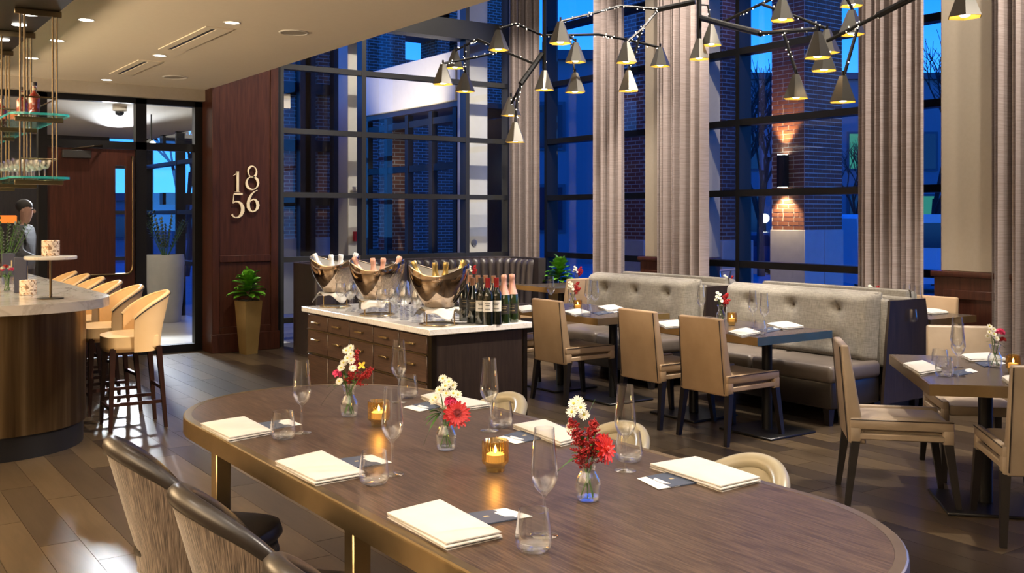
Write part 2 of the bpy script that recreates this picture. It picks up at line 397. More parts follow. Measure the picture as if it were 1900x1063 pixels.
# ================================================================ SETTING
XE, YW, YP, XG = 3.88, 11.65, 12.03, 8.75        # ceiling edge, wood wall, entry partition, window glass
floor = struct('floor', MB().box(-5, 9.1, -4, 12.1, -.12, -.006), 'toe_kick')
PW, PL = .186, 1.22
pm = MB().box(-PW/2 + .0012, PW/2 - .0012, -PL/2 + .0015, PL/2 - .0015, -.006, 0)
plank_me = None; cand = []
ix = 0; x = -1.5
while x < 8.8:
    y = -1.0 - random.random()*PL
    while y < 12.08:
        c = (x + PW/2, y + PL/2); dd = c[0]*fw[0] + c[1]*fw[1]; l = c[0]*rt[0] + c[1]*rt[1]
        vis = dd > 3.0 and abs(l)/dd < .56 and F*H/dd < 700 and y + PL < 12.08 and not (c[0] < 1.5 and c[1] > 7.4)
        cand.append((vis, dd, c, y)); y += PL
    x += PW
cand.sort(key=lambda t: (not t[0], t[1]))
rest = MB()
for i, (vis, dd, c, y) in enumerate(cand):
    if i < 300 and vis:
        if plank_me is None:
            o = obj('floor_plank', pm, 'plank', floor, False, loc=(c[0], c[1], 0)); plank_me = o.data
        else:
            o = bpy.data.objects.new('floor_plank', plank_me); COL.objects.link(o); o.parent = floor; o.location = (c[0], c[1], 0)
    else:
        rest.box(c[0]-PW/2+.0012, c[0]+PW/2-.0012, y+.0015, min(y+PL, 12.08)-.0015, -.006, 0)
tag(obj('floor_planks_beyond', rest, 'plank', floor, False), kind='stuff')

ceil = struct('ceiling', MB().box(-5, XE, -4, 12.1, 3.1, 3.3), 'ceiling_paint')
struct('ceiling.001', MB().box(XE - .2, 9.4, -4, 12.4, 5.95, 6.1), 'ceiling_paint')
struct('trim_1', MB().box(XE - .12, XE, -4, 11.9, 3.3, 5.95), 'wall_paint')
struct('trim_2', MB().box(-5, XE - .01, 11.88, 12.1, 2.965, 3.1), 'wall_paint')
struct('wall_left', MB().box(-5.2, -5, -4, 12.1, -.1, 3.1), 'wall_paint')
struct('wall_back', MB().box(-5, 9.1, -4.2, -4, -.1, 6), 'wall_paint')
struct('wall_right', MB().box(8.6, 8.9, -4, 1.0, -.1, 6), 'wall_paint')
struct('wall_bar', MB().box(-5, 0.6, 12.0, 12.15, -.1, 3.0), 'espresso')

# wood panelled wall beside the entry
ww = struct('wall_wood', MB().box(3.86, 4.67, YW, 12.3, 0, 5.95), 'mahogany')
for a0, a1, z0, z1 in ((3.86, 3.95, .22, 5.95), (4.575, 4.67, .22, 5.95), (3.95, 4.575, 1.06, 1.14), (3.95, 4.575, .22, .30)):
    obj('panel_rail', MB().rbox(a0, a1, YW - .022, YW + .01, z0, z1, .004, 1), 'mahogany', ww)
obj('skirting', MB().rbox(3.845, 4.685, YW - .035, YW + .02, 0, .22, .005, 1), 'mahogany', ww)

# glazing
def glazed(name, axis, plane, spans, mull, z0, z1, tr, tw=.065, md=.15, mw=.06, mat='frame_metal', glassmat='pane_glass'):
    root = bpy.data.objects.new(name, None); COL.objects.link(root); tag(root, kind='structure')
    sgn = 1
    def bar(nm, a0, a1, b0, b1, zz0, zz1):
        mb = MB()
        if axis == 'y': mb.box(a0, a1, b0, b1, zz0, zz1)
        else: mb.box(b0, b1, a0, a1, zz0, zz1)
        obj(nm, mb, mat, root, False)
    for a in mull: bar('mullion', a - mw/2, a + mw/2, plane, plane + md, z0, z1)
    for a0, a1 in spans:
        for zt in tr: bar('transom', a0, a1, plane + .005, plane + md*.75, zt - tw, zt)
        lv = [z0] + list(tr) + [z1]
        for q0, q1 in zip(lv[:-1], lv[1:]):
            mb = MB(); p = plane + md*.45; q1 = q1 - tw if q1 != z1 else q1
            vs = [(a0, p, q0), (a1, p, q0), (a1, p, q1), (a0, p, q1)]
            if axis == 'x': vs = [(b, a, c) for a, b, c in vs]
            mb.add(vs, [(0, 1, 2, 3)]); obj('pane', mb, glassmat, root, False)
    return root
w1 = glazed('window_1', 'y', 11.75, [(4.79, 5.85), (5.91, 7.43), (7.49, 8.13)], [4.76, 5.88, 7.46, 8.16], 0, 5.95, [.35, 1.10, 1.90, 2.69, 3.48, 5.05])
obj('beam', MB().box(4.7, 8.2, 11.74, 11.98, 4.04, 4.30), 'frame_metal', w1, False)
obj('jamb_strip', MB().box(4.67, 4.735, 11.72, 11.9, 0, 5.95), 'black_metal', w1, False)
TR = [.35, 1.09, 1.905, 2.715, 3.53, 4.34, 5.15]
glazed('window_2', 'x', XG, [(9.25, 10.5), (10.55, 11.65)], [9.22, 10.52, 11.68], 0, 5.95, TR, .075, .2, mat='black_metal')
glazed('window_3', 'x', XG, [(5.3, 6.32), (6.38, 7.98), (8.04, 8.62)], [5.27, 6.35, 8.01, 8.65], 0, 5.95, TR, .075, .2, mat='black_metal')
glazed('window_4', 'x', XG, [(1.05, 2.8), (2.86, 4.6)], [1.03, 2.83, 4.63], 0, 5.95, TR, .075, .2, mat='black_metal')
for i, (y0, y1) in enumerate(((8.55, 9.3), (4.62, 5.32))):
    c = struct('column', MB().rbox(8.5, 9.05, y0, y1, 1.1, 5.95, .01, 1), 'wall_paint')
    wc = obj('wainscot', MB().rbox(8.46, 9.0, y0 - .04, y1 + .04, 0, 1.06, .006, 1), 'mahogany', c)
    obj('wainscot_cap', MB().rbox(8.43, 9.0, y0 - .06, y1 + .06, 1.055, 1.105, .008, 2), 'mahogany', c)
    for z0, z1, a0, a1 in ((.16, .24, y0 + .06, y1 - .06), (.86, .94, y0 + .06, y1 - .06), (.24, .86, y0 + .06, y0 + .14), (.24, .86, y1 - .14, y1 - .06)):
        obj('panel_rail', MB().rbox(8.445, 8.47, a0, a1, z0, z1, .004, 1), 'mahogany', c)

# entry partition with door
pt = bpy.data.objects.new('wall_entry', None); COL.objects.link(pt); tag(pt, kind='structure')
for a0, a1, z0, z1 in ((2.06, 2.15, 0, 2.97), (3.09, 3.21, 0, 2.97), (3.77, 3.89, 0, 2.97), (.6, 3.86, 2.90, 2.965), (2.15, 3.77, 2.37, 2.455), (3.21, 3.77, 0, .09), (.6, 2.06, 0, .09)):
    obj('frame_bar', MB().box(a0, a1, YP - .05, YP + .06, z0, z1), 'black_metal', pt, False)
for a0, a1, z0, z1 in ((3.21, 3.77, .09, 2.37), (3.21, 3.77, 2.455, 2.9), (2.15, 3.09, 2.455, 2.9), (.6, 2.06, .09, 2.9)):
    obj('pane', MB().add([(a0, YP, z0), (a1, YP, z0), (a1, YP, z1), (a0, YP, z1)], [(0, 1, 2, 3)]), 'pane_glass', pt, False)
dr = bpy.data.objects.new('door_1', None); COL.objects.link(dr); tag(dr, kind='structure')
leaf = MB()
for a0, a1, z0, z1 in ((2.155, 2.87, .01, 2.365), (2.985, 3.085, .01, 2.365), (2.87, 2.985, .01, .93), (2.87, 2.985, 2.18, 2.365)): leaf.box(a0, a1, YP - .03, YP + .02, z0, z1)
obj('door_leaf', leaf, 'mahogany', dr, False)
obj('vision_pane', MB().add([(2.87, YP, .93), (2.985, YP, .93), (2.985, YP, 2.18), (2.87, YP, 2.18)], [(0, 1, 2, 3)]), 'pane_glass', dr, False)
hp = [(3.05, YP - .03, 2.28), (3.05, YP - .085, 2.28)] + [(3.05, YP - .085, z) for z in (2.2, 1.6, 1.05)] + [(3.05 - .07*(1 - math.cos(a)), YP - .085, 1.03 - .09*math.sin(a)) for a in (R(30), R(60), R(90))] + [(2.75, YP - .085, .94), (2.5, YP - .085, .94), (2.5, YP - .03, .94)]
obj('pull_bar', MB().tube(hp, .014, 10), 'bronze_rod', dr)
cl = obj('closer_body', MB().rbox(2.30, 2.60, YP - .09, YP - .03, 2.25, 2.34, .006, 1), 'frame_metal', dr)
obj('closer_arm', MB().tube([(2.4, YP - .06, 2.35), (2.62, YP - .12, 2.385), (2.72, YP - .05, 2.40)], .012, 6), 'bronze_dark', dr)
# vestibule beyond
struct('floor.001', MB().box(-1, 5.02, 12.1, 18.6, -.12, 0), 'entry_tile')
struct('ceiling.002', MB().box(-1, 5.02, 12.1, 18.6, 2.97, 3.15), 'ceiling_paint')
struct('wall_vestibule', MB().box(4.92, 5.02, 12.35, 14.7, -.1, 3.15), 'espresso')
vw = struct('wall_vestibule.001', MB().box(-1, 4.22, 18.3, 18.45, -.1, 3.1).box(-1, -.9, 12.1, 18.3, 0, 3.1), 'espresso')
struct('wall_vestibule.002', MB().box(1.55, 1.75, 13.6, 13.8, 0, 3.0), 'white_paint')
struct('wall_vestibule.003', MB().box(-.9, 1.3, 14.6, 14.7, 0, 3.0), 'frame_metal')
w6 = glazed('window_5', 'y', 18.3, [(4.28, 4.90)], [4.25, 4.91], 0, 3.0, [.9, 1.7, 2.5])
glazed('window_6', 'x', 4.86, [(14.75, 16.4), (16.46, 18.25)], [14.73, 16.43, 18.28], 0, 3.0, [.9, 1.7, 2.5], mat='black_metal')

# ================================================================ OUTDOORS
struct('ground', MB().box(-30, 140, -60, 140, -.6, -.35), 'asphalt')
struct('sidewalk', MB().box(9.2, 24, -10, 40, -.35, -.18).box(4.5, 9.2, 12.4, 40, -.35, -.18), 'sidewalk')
# brick pier with a wall light, its bricks laid one by one
pc = (12.4, 10.0); py1 = onX(1432, 0, pc[0]).y; px1 = onY(1562, 0, pc[1]).x
pier = thing('brick_pier', 'tall brick pier on a limestone base outside, lit by a wall light', 'pier', (pc[0], pc[1], -.2))
Wy, Wx = py1 - pc[1], px1 - pc[0]; zb = 1.59
obj('mortar_core', MB().box(0, Wx, 0, Wy, zb - .1, 9), 'mortar', pier, False)
obj('stone_base', MB().rbox(-.02, Wx/2 - .004, -.02, Wy + .02, 0, zb, .008, 1), 'limestone', pier)
obj('stone_base', MB().rbox(Wx/2 + .004, Wx + .02, -.02, Wy + .02, 0, zb, .008, 1), 'limestone', pier)
bshare = {}; nb = 0; brest = MB()
for k in range(112):
    z = zb + .034 + k*.067
    for face in (0, 1):
        W = Wy if face == 0 else Wx; a = 0; j = 0; first = ((k + face) % 2)
        seq = []
        while a < W - .02:
            L = .1 if (j == 0 and first) else (.1 if (k % 6 == 3 and j % 2) else .205)
            L = min(L, W - a); seq.append((a + L/2, L - .013)); a += L; j += 1
        for cpos, L in seq:
            if L < .03: continue
            key = (face, round(L, 3)); t = .012
            if nb < 300:
                if key not in bshare:
                    mb = MB().box(-.006, .02, -L/2, L/2, -.0270, .0270) if face == 0 else MB().box(-L/2, L/2, -.006, .02, -.0270, .0270)
                    o = obj('brick', mb, 'brick', pier, False); bshare[key] = o.data
                else:
                    o = bpy.data.objects.new('brick', bshare[key]); COL.objects.link(o); o.parent = pier
                o.location = (0, cpos, z) if face == 0 else (cpos, 0, z); nb += 1
            else:
                (brest.box(-.006, .02, cpos - L/2, cpos + L/2, z - .0270, z + .0270) if face == 0 else brest.box(cpos - L/2, cpos + L/2, -.006, .02, z - .0270, z + .0270))
tag(obj('upper_bricks', brest, 'brick', pier, False), kind='stuff')
sy = pc[1] + Wy*.55
sconce = thing('wall_light', 'dark box wall light on the brick pier shining up and down', 'wall light', (pc[0] - .02, sy, 2.05))
obj('housing', MB().rbox(-.12, 0, -.07, .07, 0, .5, .006, 1), 'black_metal', sconce)
obj('lens', MB().box(-.11, -.02, -.06, .06, -.004, .504), 'led_white', sconce, False)
spot('pier_downlight', (pc[0] - .16, sy, 2.0), (pc[0] - .05, sy, 1.2), 60, 95, .5, .04, (1, .72, .42))
spot('pier_uplight', (pc[0] - .16, sy, 2.6), (pc[0] - .05, sy, 3.4), 60, 80, .6, .04, (1, .6, .28))
# further brick piers seen through the glazing
def bpier(label, x0, x1, y0, y1, h=9.5, base=1.4):
    t = thing('brick_pier', label, 'pier', (x0, y0, -.2))
    obj('shaft', MB().box(0, x1-x0, 0, y1-y0, base, h), 'far_brick', t, False)
    obj('stone_base', MB().rbox(-.03, x1-x0+.03, -.03, y1-y0+.03, 0, base, .01, 1), 'limestone', t); return t
for i, (a, b2, lab) in enumerate(((527, 553, 'dim brick pier behind the first pane, next to the wood wall'), (590, 612, 'dim brick pier behind the first pane, right of the strip of sky'), (637, 660, 'dim brick pier partly hidden by the cream post outside'))):
    xa, xb = onY(a, 0, 17.5).x, onY(b2, 0, 17.5).x; bpier(lab, xa, xb, 17.5, 18.4)
p3 = onX(722, 0, 8.0); p4 = onX(702, 0, 8.0)
bpier('narrow brick pier under the cream fascia outside', 8.0, 8.4, p3.y, p4.y, 3.35, 1.0)
bpier('brick pier outside between the corner curtain and the second curtain', 11.5, 12.2, 12.6, 13.4)
q0, q1 = onX(1340, 0, 12.4).y, onX(1300, 0, 12.4).y
bpier('dark brick pier outside, left of the tall lit brick pier', 12.4, 13.1, q0, q1 + .3)
q0, q1 = onX(1190, 0, 12.4).y, onX(1160, 0, 12.4).y
# exterior wing: dark cross beams, cream posts and fascia
bm_ = thing('steel_canopy', 'dark steel beams crossing outside between the brick piers', 'canopy', (0, 0, 0))
for z in (1.9, 2.9, 3.95):
    obj('beam', MB().box(4.9, 8.0, 17.3, 17.48, z - .1, z + .1), 'black_metal', bm_, False)
for a in (563, 572, 625):
    xa = onY(a, 0, 17.2).x; obj('post', MB().box(xa - .1, xa + .1, 17.1, 17.28, -.2, 9), 'black_metal', bm_, False)
xa, xb = onY(645.5, 0, 12.2).x, onY(664, 0, 12.2).x
post = tag(obj('cream_post', MB().rbox(xa, xb + .1, 12.2, 12.5, -.2, 8, .008, 1), 'white_paint'), 'cream post outside behind the first window mullion', 'post')
tag(obj('fire_alarm', MB().rbox(xa + .07, xa + .13, 12.15, 12.2, 1.27, 1.40, .006, 1), 'petal_red'), 'small red alarm box on the cream post outside', 'alarm')
cmr = thing('security_camera', 'small white camera on the cream post outside', 'camera', (xa + .07, 12.2, 1.95))
obj('body', MB().rbox(-.03, .1, -.16, -.04, -.02, .05, .008, 1), 'plaster_white', cmr); obj('bracket', MB().tube([(.05, 0, -.06), (.05, -.08, -.06), (.05, -.1, 0)], .014, 6), 'plaster_white', cmr)
xa, xb = onY(871, 0, 12.2).x, onY(905, 0, 12.2).x
tag(obj('cream_post', MB().rbox(xa - .02, xb, 12.2, 12.5, -.2, 8, .008, 1), 'white_paint'), 'wide cream post outside with a round door bell', 'post')
bl = tag(obj('door_bell', MB().lathe([(0, 0), (.045, 0), (.05, .01), (.04, .025), (0, .03)], 18).xf(Matrix.Translation(onY(879, 450, 12.2)) @ Matrix.Rotation(PI/2, 4, 'X')), 'rim_metal'), 'round metal bell on the wide cream post', 'bell')
fa = thing('cream_fascia', 'cream fascia above a dark glazed shopfront outside', 'fascia', (7.75, 12.55, 0))
obj('fascia_board', MB().rbox(0, .3, 0, 2.95, 3.30, 4.03, .01, 1), 'white_paint', fa)
obj('soffit', MB().box(.05, 1.6, 0, 2.95, 3.22, 3.30), 'espresso', fa, False)
for y in (0.05, .75, 1.5, 2.2, 2.9): obj('mullion', MB().box(.02, .12, y - .05, y + .05, -.2, 3.2), 'black_metal', fa, False)
for z in (.1, 1.0, 2.35, 3.05): obj('rail', MB().box(.03, .11, 0, 2.95, z - .05, z + .05), 'black_metal', fa, False)
obj('dark_wall', MB().box(1.5, 1.6, .6, 2.4, -.2, 3.2), 'espresso', fa, False)
lp = onY(757, 313, 14.6)
el = thing('lantern', 'bright small lamp outside shining through the middle pane', 'lamp', lp)
obj('globe', MB().ball((0, 0, 0), .045, 10, 8), 'street_bulb', el); obj('stem', MB().tube([(0, 0, .04), (0, 0, 1.0)], .01, 6), 'black_metal', el)
fd = thing('brick_facade', 'dark brick wing with tall openings behind the cream fascia', 'building', (0, 20.5, -.3))
def fseg(nm, a, b2, z0, z1, mat='far_brick'):
    xa_, xb_ = onY(a, 0, 20.5).x, onY(b2, 0, 20.5).x; obj(nm, MB().box(xa_, xb_, 0, .8, z0, z1), mat, fd, False)
zt_, zl_ = onY(780, 68, 20.5).z + .3, onY(780, 113, 20.5).z + .3
fseg('wall', 592, 1000, 0, zl_); fseg('pier', 592, 752, zl_, 13); fseg('pier', 812, 834, zl_, zt_ + 1.5); fseg('pier', 852, 1000, zl_, 13); fseg('lintel', 752, 852, zt_, 13); fseg('pier', 500, 574, 0, 13)
# far building, trees, street lamp, cars
def rectbld(label, d, pxs, ytop, ybot_z, depth, wins, mat='far_building'):
    a = onD(pxs[0], ytop, d); b2 = onD(pxs[1], ytop, d)
    t = thing('far_building', label, 'building', (a.x, a.y, -.4)); u = Vector((b2.x - a.x, b2.y - a.y, 0)); L = u.length; t.rotation_euler = (0, 0, math.atan2(u.y, u.x))
    hh = a.z + .4
    obj('wall', MB().box(0, L, 0, depth, 0, hh), mat, t, False); obj('roof', MB().box(-.3, L + .3, -.3, depth, hh, hh + .35), 'far_roof', t, False)
    for (u0, z0, ww_, wh, lit) in wins:
        if u0 + ww_ < L and z0 + wh < hh:
            wd = obj('window', MB().box(u0 - .12, u0 + ww_ + .12, -.06, .02, z0 - .12, z0 + wh + .12), 'far_roof', t, False)
            obj('window_pane', MB().box(u0, u0 + ww_, -.09, 0, z0, z0 + wh), 'window_glow' if lit else 'far_glass', wd, False)
    return t
rnd = random.Random(3)
wins = [(2 + 3.2*i, z, 1.5, 1.9, rnd.random() < .12) for i in range(14) for z in (1.2, 4.6)]
rectbld('long dark building across the street with a low roof', 55, (1290, 1900), 148, 0, 12, wins)
rectbld('tall dark building outside between the first two curtains', 38, (930, 1215), 112, 0, 12, [(1.2 + 2.4*i, z, 1.1, 1.6, rnd.random() < .2) for i in range(4) for z in (1.5, 4.6)])
rectbld('dark low building seen past the pier at the shopfront', 60, (560, 800), 250, 0, 10, [(1.5 + 3*i, 1.4, 1.5, 1.6, rnd.random() < .4) for i in range(8)])
rectbld('dark low building beyond the entry sidelight', 48, (150, 450), 372, 0, 10, [(1.5 + 3*i, 1.0, 1.4, 1.0, False) for i in range(3)])
def tree(label, base, hgt, seed):
    r = random.Random(seed); t = thing('bare_tree', label, 'tree', base); trunk = MB(); br = MB()
    def grow(p, d, L, rad, lv):
        q = p + d*L; mid = p + d*L*.5 + Vector((r.uniform(-1, 1), r.uniform(-1, 1), 0))*L*.05
        (trunk if lv == 0 else br).tube([p, mid, q], [rad, rad*.85, rad*.7], 5 if lv < 2 else 3, False)
        if lv >= 5: return
        for k in range(3 if lv else 4):
            a = r.uniform(0, 2*PI); s = r.uniform(.35, .7)
            nd_ = (d + Vector((math.cos(a)*s, math.sin(a)*s, r.uniform(0, .3)))).normalized()
            grow(p + d*L*r.uniform(.6, 1), nd_, L*r.uniform(.6, .8), rad*.6, lv + 1)
    grow(Vector((0, 0, 0)), Vector((0, 0, 1)), hgt*.3, hgt*.014, 0)
    obj('trunk', trunk, 'bark', t); tag(obj('branches', br, 'bark', t), kind='stuff')
for i, (px, d, h, lab) in enumerate(((1345, 34, 9.5, 'bare tree outside left of the window mullion'), (1412, 30, 9.0, 'bare tree behind the brick pier near the parked car'), (1735, 26, 8.0, 'bare tree in the narrow pane beside the cream column'), (1588, 40, 7, 'bare tree behind the right edge of the brick pier'), (345, 30, 8, 'bare tree beyond the entry sidelight'))):
    p = onD(px, 0, d); tree(lab, (p.x, p.y, -.35), h, 11 + i)
p = onD(1419, 405, 38)
sl = thing('street_lamp', 'glowing street lamp beside the tree outside', 'lamp', (p.x, p.y, -.35))
obj('pole', MB().tube([(0, 0, 0), (0, 0, p.z + .2)], .06, 8), 'black_metal', sl); obj('globe', MB().ball((0, 0, p.z + .35), .17, 10, 8), 'street_bulb', sl)
def car(label, base, rz, paint, van=False):
    t = thing('parked_car', label, 'car', base, rz)
    hgt = 2.0 if van else 1.45
    prof = [(-2.2, .35), (-2.25, .8), (-1.9, .95), (-1.35, hgt - .05), (.3, hgt), (1.0, .98), (2.1, .82), (2.25, .5), (2.2, .35)] if not van else [(-2.4, .4), (-2.45, 1.9), (-2.3, hgt), (1.0, hgt), (1.6, 1.15), (2.4, 1.05), (2.45, .4)]
    for nm, w0, sel in (('body', .88, None),):
        n_ = len(prof)
        mb = MB().add([(x, -w0, z) for x, z in prof] + [(x, w0, z) for x, z in prof], [tuple(range(n_)), tuple(range(n_, 2*n_))[::-1]] + [(i, n_+i, n_+(i+1) % n_, (i+1) % n_) for i in range(n_)])
        obj('body', mb, paint, t, False)
    gl = [(-1.6, 1.0), (-1.25, hgt - .13), (.25, hgt - .09), (.8, 1.0)] if not van else [(-1.9, 1.25), (-1.9, 1.8), (1.0, 1.8), (1.4, 1.2)]
    obj('windows', MB().add([(x, -.89, z) for x, z in gl] + [(x, .89, z) for x, z in gl], [(0, 1, 2, 3), (7, 6, 5, 4), (0, 4, 5, 1), (1, 5, 6, 2), (2, 6, 7, 3), (3, 7, 4, 0)]), 'far_glass', t, False)
    for sx in (-1.4, 1.4):
        for s in (-1, 1):
            Mx = Matrix.Translation((sx, s*.82, .34)) @ Matrix.Rotation(PI/2, 4, 'X')
            wv = obj('wheel', MB().lathe([(.2, -.1), (.33, -.1), (.34, 0), (.33, .1), (.2, .1)], 18).xf(Mx), 'tyre', t)
            rim = MB().lathe([(.17, .105), (.22, .105), (.22, -.105), (.17, -.105)], 18)
            for q in range(6): rim.box(.02, .2, -.025, .025, -.1, .11) if False else rim.add([Matrix.Rotation(q*PI/3, 4, 'Z') @ Vector(p_) for p_ in ((.02, -.02, -.11), (.2, -.03, -.11), (.2, .03, -.11), (.02, .02, -.11), (.02, -.02, .11), (.2, -.03, .11), (.2, .03, .11), (.02, .02, .11))], [(0,3,2,1),(4,5,6,7),(0,1,5,4),(1,2,6,5),(2,3,7,6),(3,0,4,7)])
            obj('rim', rim.xf(Mx), 'rim_metal', wv)
    return t
p = onD(1385, 480, 33); car('dark car parked outside left of the brick pier', (p.x, p.y, -.35), R(-18), 'car_dark')
p = onD(1605, 480, 30); car('dark car parked outside right of the brick pier', (p.x, p.y, -.35), R(165), 'car_dark')
p = onD(1745, 480, 24); car('pale van parked outside beside the cream column', (p.x, p.y, -.35), R(-30), 'car_white', True)
p = onD(1346, 482, 14.6)
sg = thing('sandwich_board', 'folding sign frame on the pavement outside', 'sign', (p.x, p.y, -.18), R(20))
obj('board', MB().box(-.28, .28, -.02, .0, .3, .85), 'navy_box', sg, False)
for s in (-1, 1):
    obj('leg', MB().tube([(s*.34, -.05, 1.0), (s*.36, -.28, 0)], .016, 6), 'rim_metal', sg); obj('leg', MB().tube([(s*.34, .05, 1.0), (s*.36, .28, 0)], .016, 6), 'rim_metal', sg)
obj('top_bar', MB().tube([(-.36, 0, 1.0), (.36, 0, 1.0)], .018, 6), 'rim_metal', sg)

# ================================================================ FURNITURE
# ---------------- curtains
def curtain(label, p0, p1, seed, folds):
    r = random.Random(seed); p0 = Vector((*p0, 0)); p1 = Vector((*p1, 0)); u = p1 - p0; L = u.length; u.normalize(); nrm = Vector((-u.y, u.x, 0))
    ph = [r.uniform(-.5, .5) for _ in range(folds + 2)]; am = [r.uniform(.08, .14) for _ in range(folds + 2)]
    def fn(a, v):
        k = a*folds; i = int(min(k, folds - 1)); t = k - i
        wv = math.sin(2*PI*(k + .25*math.sin(2*PI*t + ph[i]))) * (am[i]*(1 - t) + am[i+1]*t)
        z = .03 + v*5.85
        pt_ = p0 + u*(a*L) + nrm*(wv*(1 - .15*v)); return (pt_.x, pt_.y, z)
    t = thing('curtain', label, 'curtain'); obj('drape', MB().surf(fn, folds*14, 6), 'curtain_fabric', t, True, 80)
    obj('heading', MB().tube([p0 + Vector((0, 0, 5.9)), p1 + Vector((0, 0, 5.9))], .02, 6), 'black_metal', t); return t
def cy_(px, X=8.4): return onX(px, 0, X).y
c0 = onY(944, 0, 11.6)
curtain('grey-taupe curtain in the corner where the two window walls meet', (c0.x, 11.58), (8.42, cy_(999, 8.42)), 1, 4)
curtain('grey-taupe curtain behind the potted fig and the first booth', (8.4, cy_(1098)), (8.4, cy_(1160)), 2, 4)
curtain('grey-taupe curtain beside the narrow cream column', (8.4, cy_(1225)), (8.4, cy_(1313)), 3, 5)
curtain('broad grey-taupe curtain right of the lit brick pier', (8.4, cy_(1598)), (8.4, cy_(1720)), 4, 5)
curtain('grey-taupe curtain at the far right edge, beside the wide cream column', (8.4, cy_(1838)), (8.4, cy_(1838) - .75), 5, 5)

# ---------------- long oval table
TX, TY, TR_, TH = 1.885, 3.05, .61, 1.07        # centre, end radius, half straight length
def stadium(r, n=28):
    return [(TX + r*math.cos(a), TY + TH + r*math.sin(a)) for a in [PI*i/n for i in range(n+1)]] + [(TX + r*math.cos(a), TY - TH + r*math.sin(a)) for a in [PI + PI*i/n for i in range(n+1)]]
tb = thing('oval_table', 'long oval dark wood communal table with a brass rim', 'table', (0, 0, 0))
obj('table_top', MB().prism(stadium(TR_ - .035), .705, .760), 'table_wood', tb, True, 30)
rim = MB()
o0, o1 = stadium(TR_), stadium(TR_ - .0345); nn = len(o0)
prof = [(1, .690), (1, .750), (.94, .7575), (.8, .7605), (0, .7605), (0, .690)]
vs = []
for (ax, ay), (bx, by) in zip(o0, o1):
    for t, z in prof: vs.append((bx + (ax - bx)*t, by + (ay - by)*t, z))
k_ = len(prof)
rim.add(vs, [(i*k_ + j, ((i+1) % nn)*k_ + j, ((i+1) % nn)*k_ + (j+1) % k_, i*k_ + (j+1) % k_) for i in range(nn) for j in range(k_)])
obj('brass_rim', rim, 'brass', tb, True, 30)
lg = [onY(411, 900, 3.86).x]
for sx in (-.555, .52):
    for yy in (3.90, 2.70):
        obj('leg', MB().rbox(TX + sx - .03, TX + sx + .03, yy - .03, yy + .03, 0, .70, .004, 1), 'brass', tb)
obj('under_frame', MB().box(TX - .5, TX + .46, 2.68, 3.92, .665, .69), 'black_metal', tb, False)

# ---------------- barrel chairs at the oval table
def barrel_chair(name, label, leather, rimleather, fabric, group, hb=.345):
    t = thing(name, label, 'chair', group=group)
    def P(a, v, off):       # a -1..1 around the back, v 0..1 up; the shell leans back and its rim sweeps down to the seat
        th = PI + a*R(98); top = .455 + hb*max(0, math.cos(a*R(92)))**.68
        z = .36 + (top - .36)*v
        r = .20 + .055*((z - .36)/.42) - off
        return (r*1.02*math.cos(th) - .05*max(0, (z - .45)/.34)*max(0, math.cos(a*1.5)), r*1.0*math.sin(th), z)
    obj('outer_shell', MB().surf(lambda u, v: P(2*u - 1, v, 0), 36, 10), fabric, t, True, 60)
    obj('inner_lining', MB().surf(lambda u, v: P(1 - 2*u, v, .045), 36, 10), leather, t, True, 60)
    pts = []
    for i in range(41):
        a = -1 + i/20; p, q = Vector(P(a, 1, 0)), Vector(P(a, 1, .045)); pts.append((p + q)/2 + Vector((0, 0, .004)))
    obj('rolled_rim', MB().tube(pts, [.018 + .014*math.cos((i/20 - 1)*1.5) for i in range(41)], 10), rimleather, t, True, 60)
    def cushion(r, z0, z1, dome):
        def fn(u, v):
            th = 2*PI*u; s = .2 if v < 0 else 1
            rad = (1 + .08*math.cos(4*th))*r
            if v < .25: rr, z = rad*(.93 + .07*v/.25), z0 + (z1 - z0)*.3*(v/.25)
            elif v < .6: q = (v - .25)/.35; rr, z = rad*(1 - .05*q*q), z0 + (z1 - z0)*(.3 + .6*q)
            else: q = (v - .6)/.4; rr, z = rad*.95*(1 - q), z0 + (z1 - z0)*.9 + dome*(1 - (1 - q)**2)
            return (rr*1.05*math.cos(th) + .045, rr*math.sin(th), z)
        return MB().surf(fn, 32, 14, True)
    obj('seat', cushion(.235, .40, .475, .025), leather, t, True, 70)
    obj('seat_base', cushion(.225, .335, .405, .0), fabric, t, True, 70)
    for sx, sy in ((.17, .16), (.17, -.16), (-.14, .14), (-.14, -.14)):
        obj('leg', MB().tube([(sx, sy, .34), (sx*1.35, sy*1.3, 0)], [.02, .012], 8), 'black_wood', t)
    return t
pc1 = Proto(barrel_chair('barrel_chair', 'x', 'black_leather', 'black_leather', 'strie_fabric', 'barrel chairs on the camera side of the oval table'))
for y, lab in ((3.65, 'striped-back barrel chair at the oval table, nearest the bar'), (2.88, 'striped-back barrel chair at the oval table, middle of three'), (2.14, 'striped-back barrel chair at the oval table, cut off by the bottom of the photo')):
    pc1.put((1.155, y - .01, 0), R(-4), lab)
pc2 = Proto(barrel_chair('barrel_chair', 'x', 'lit_olive_leather', 'lit_olive_leather', 'strie_fabric', 'barrel chairs on the far side of the oval table', .275))
for y, lab in ((3.92, 'leather barrel chair across the oval table, next to the sideboard'), (3.09, 'leather barrel chair across the oval table, behind the red flowers'), (2.40, 'leather barrel chair across the oval table, behind the rightmost napkin')):
    pc2.put((2.48, y, 0), PI, lab)

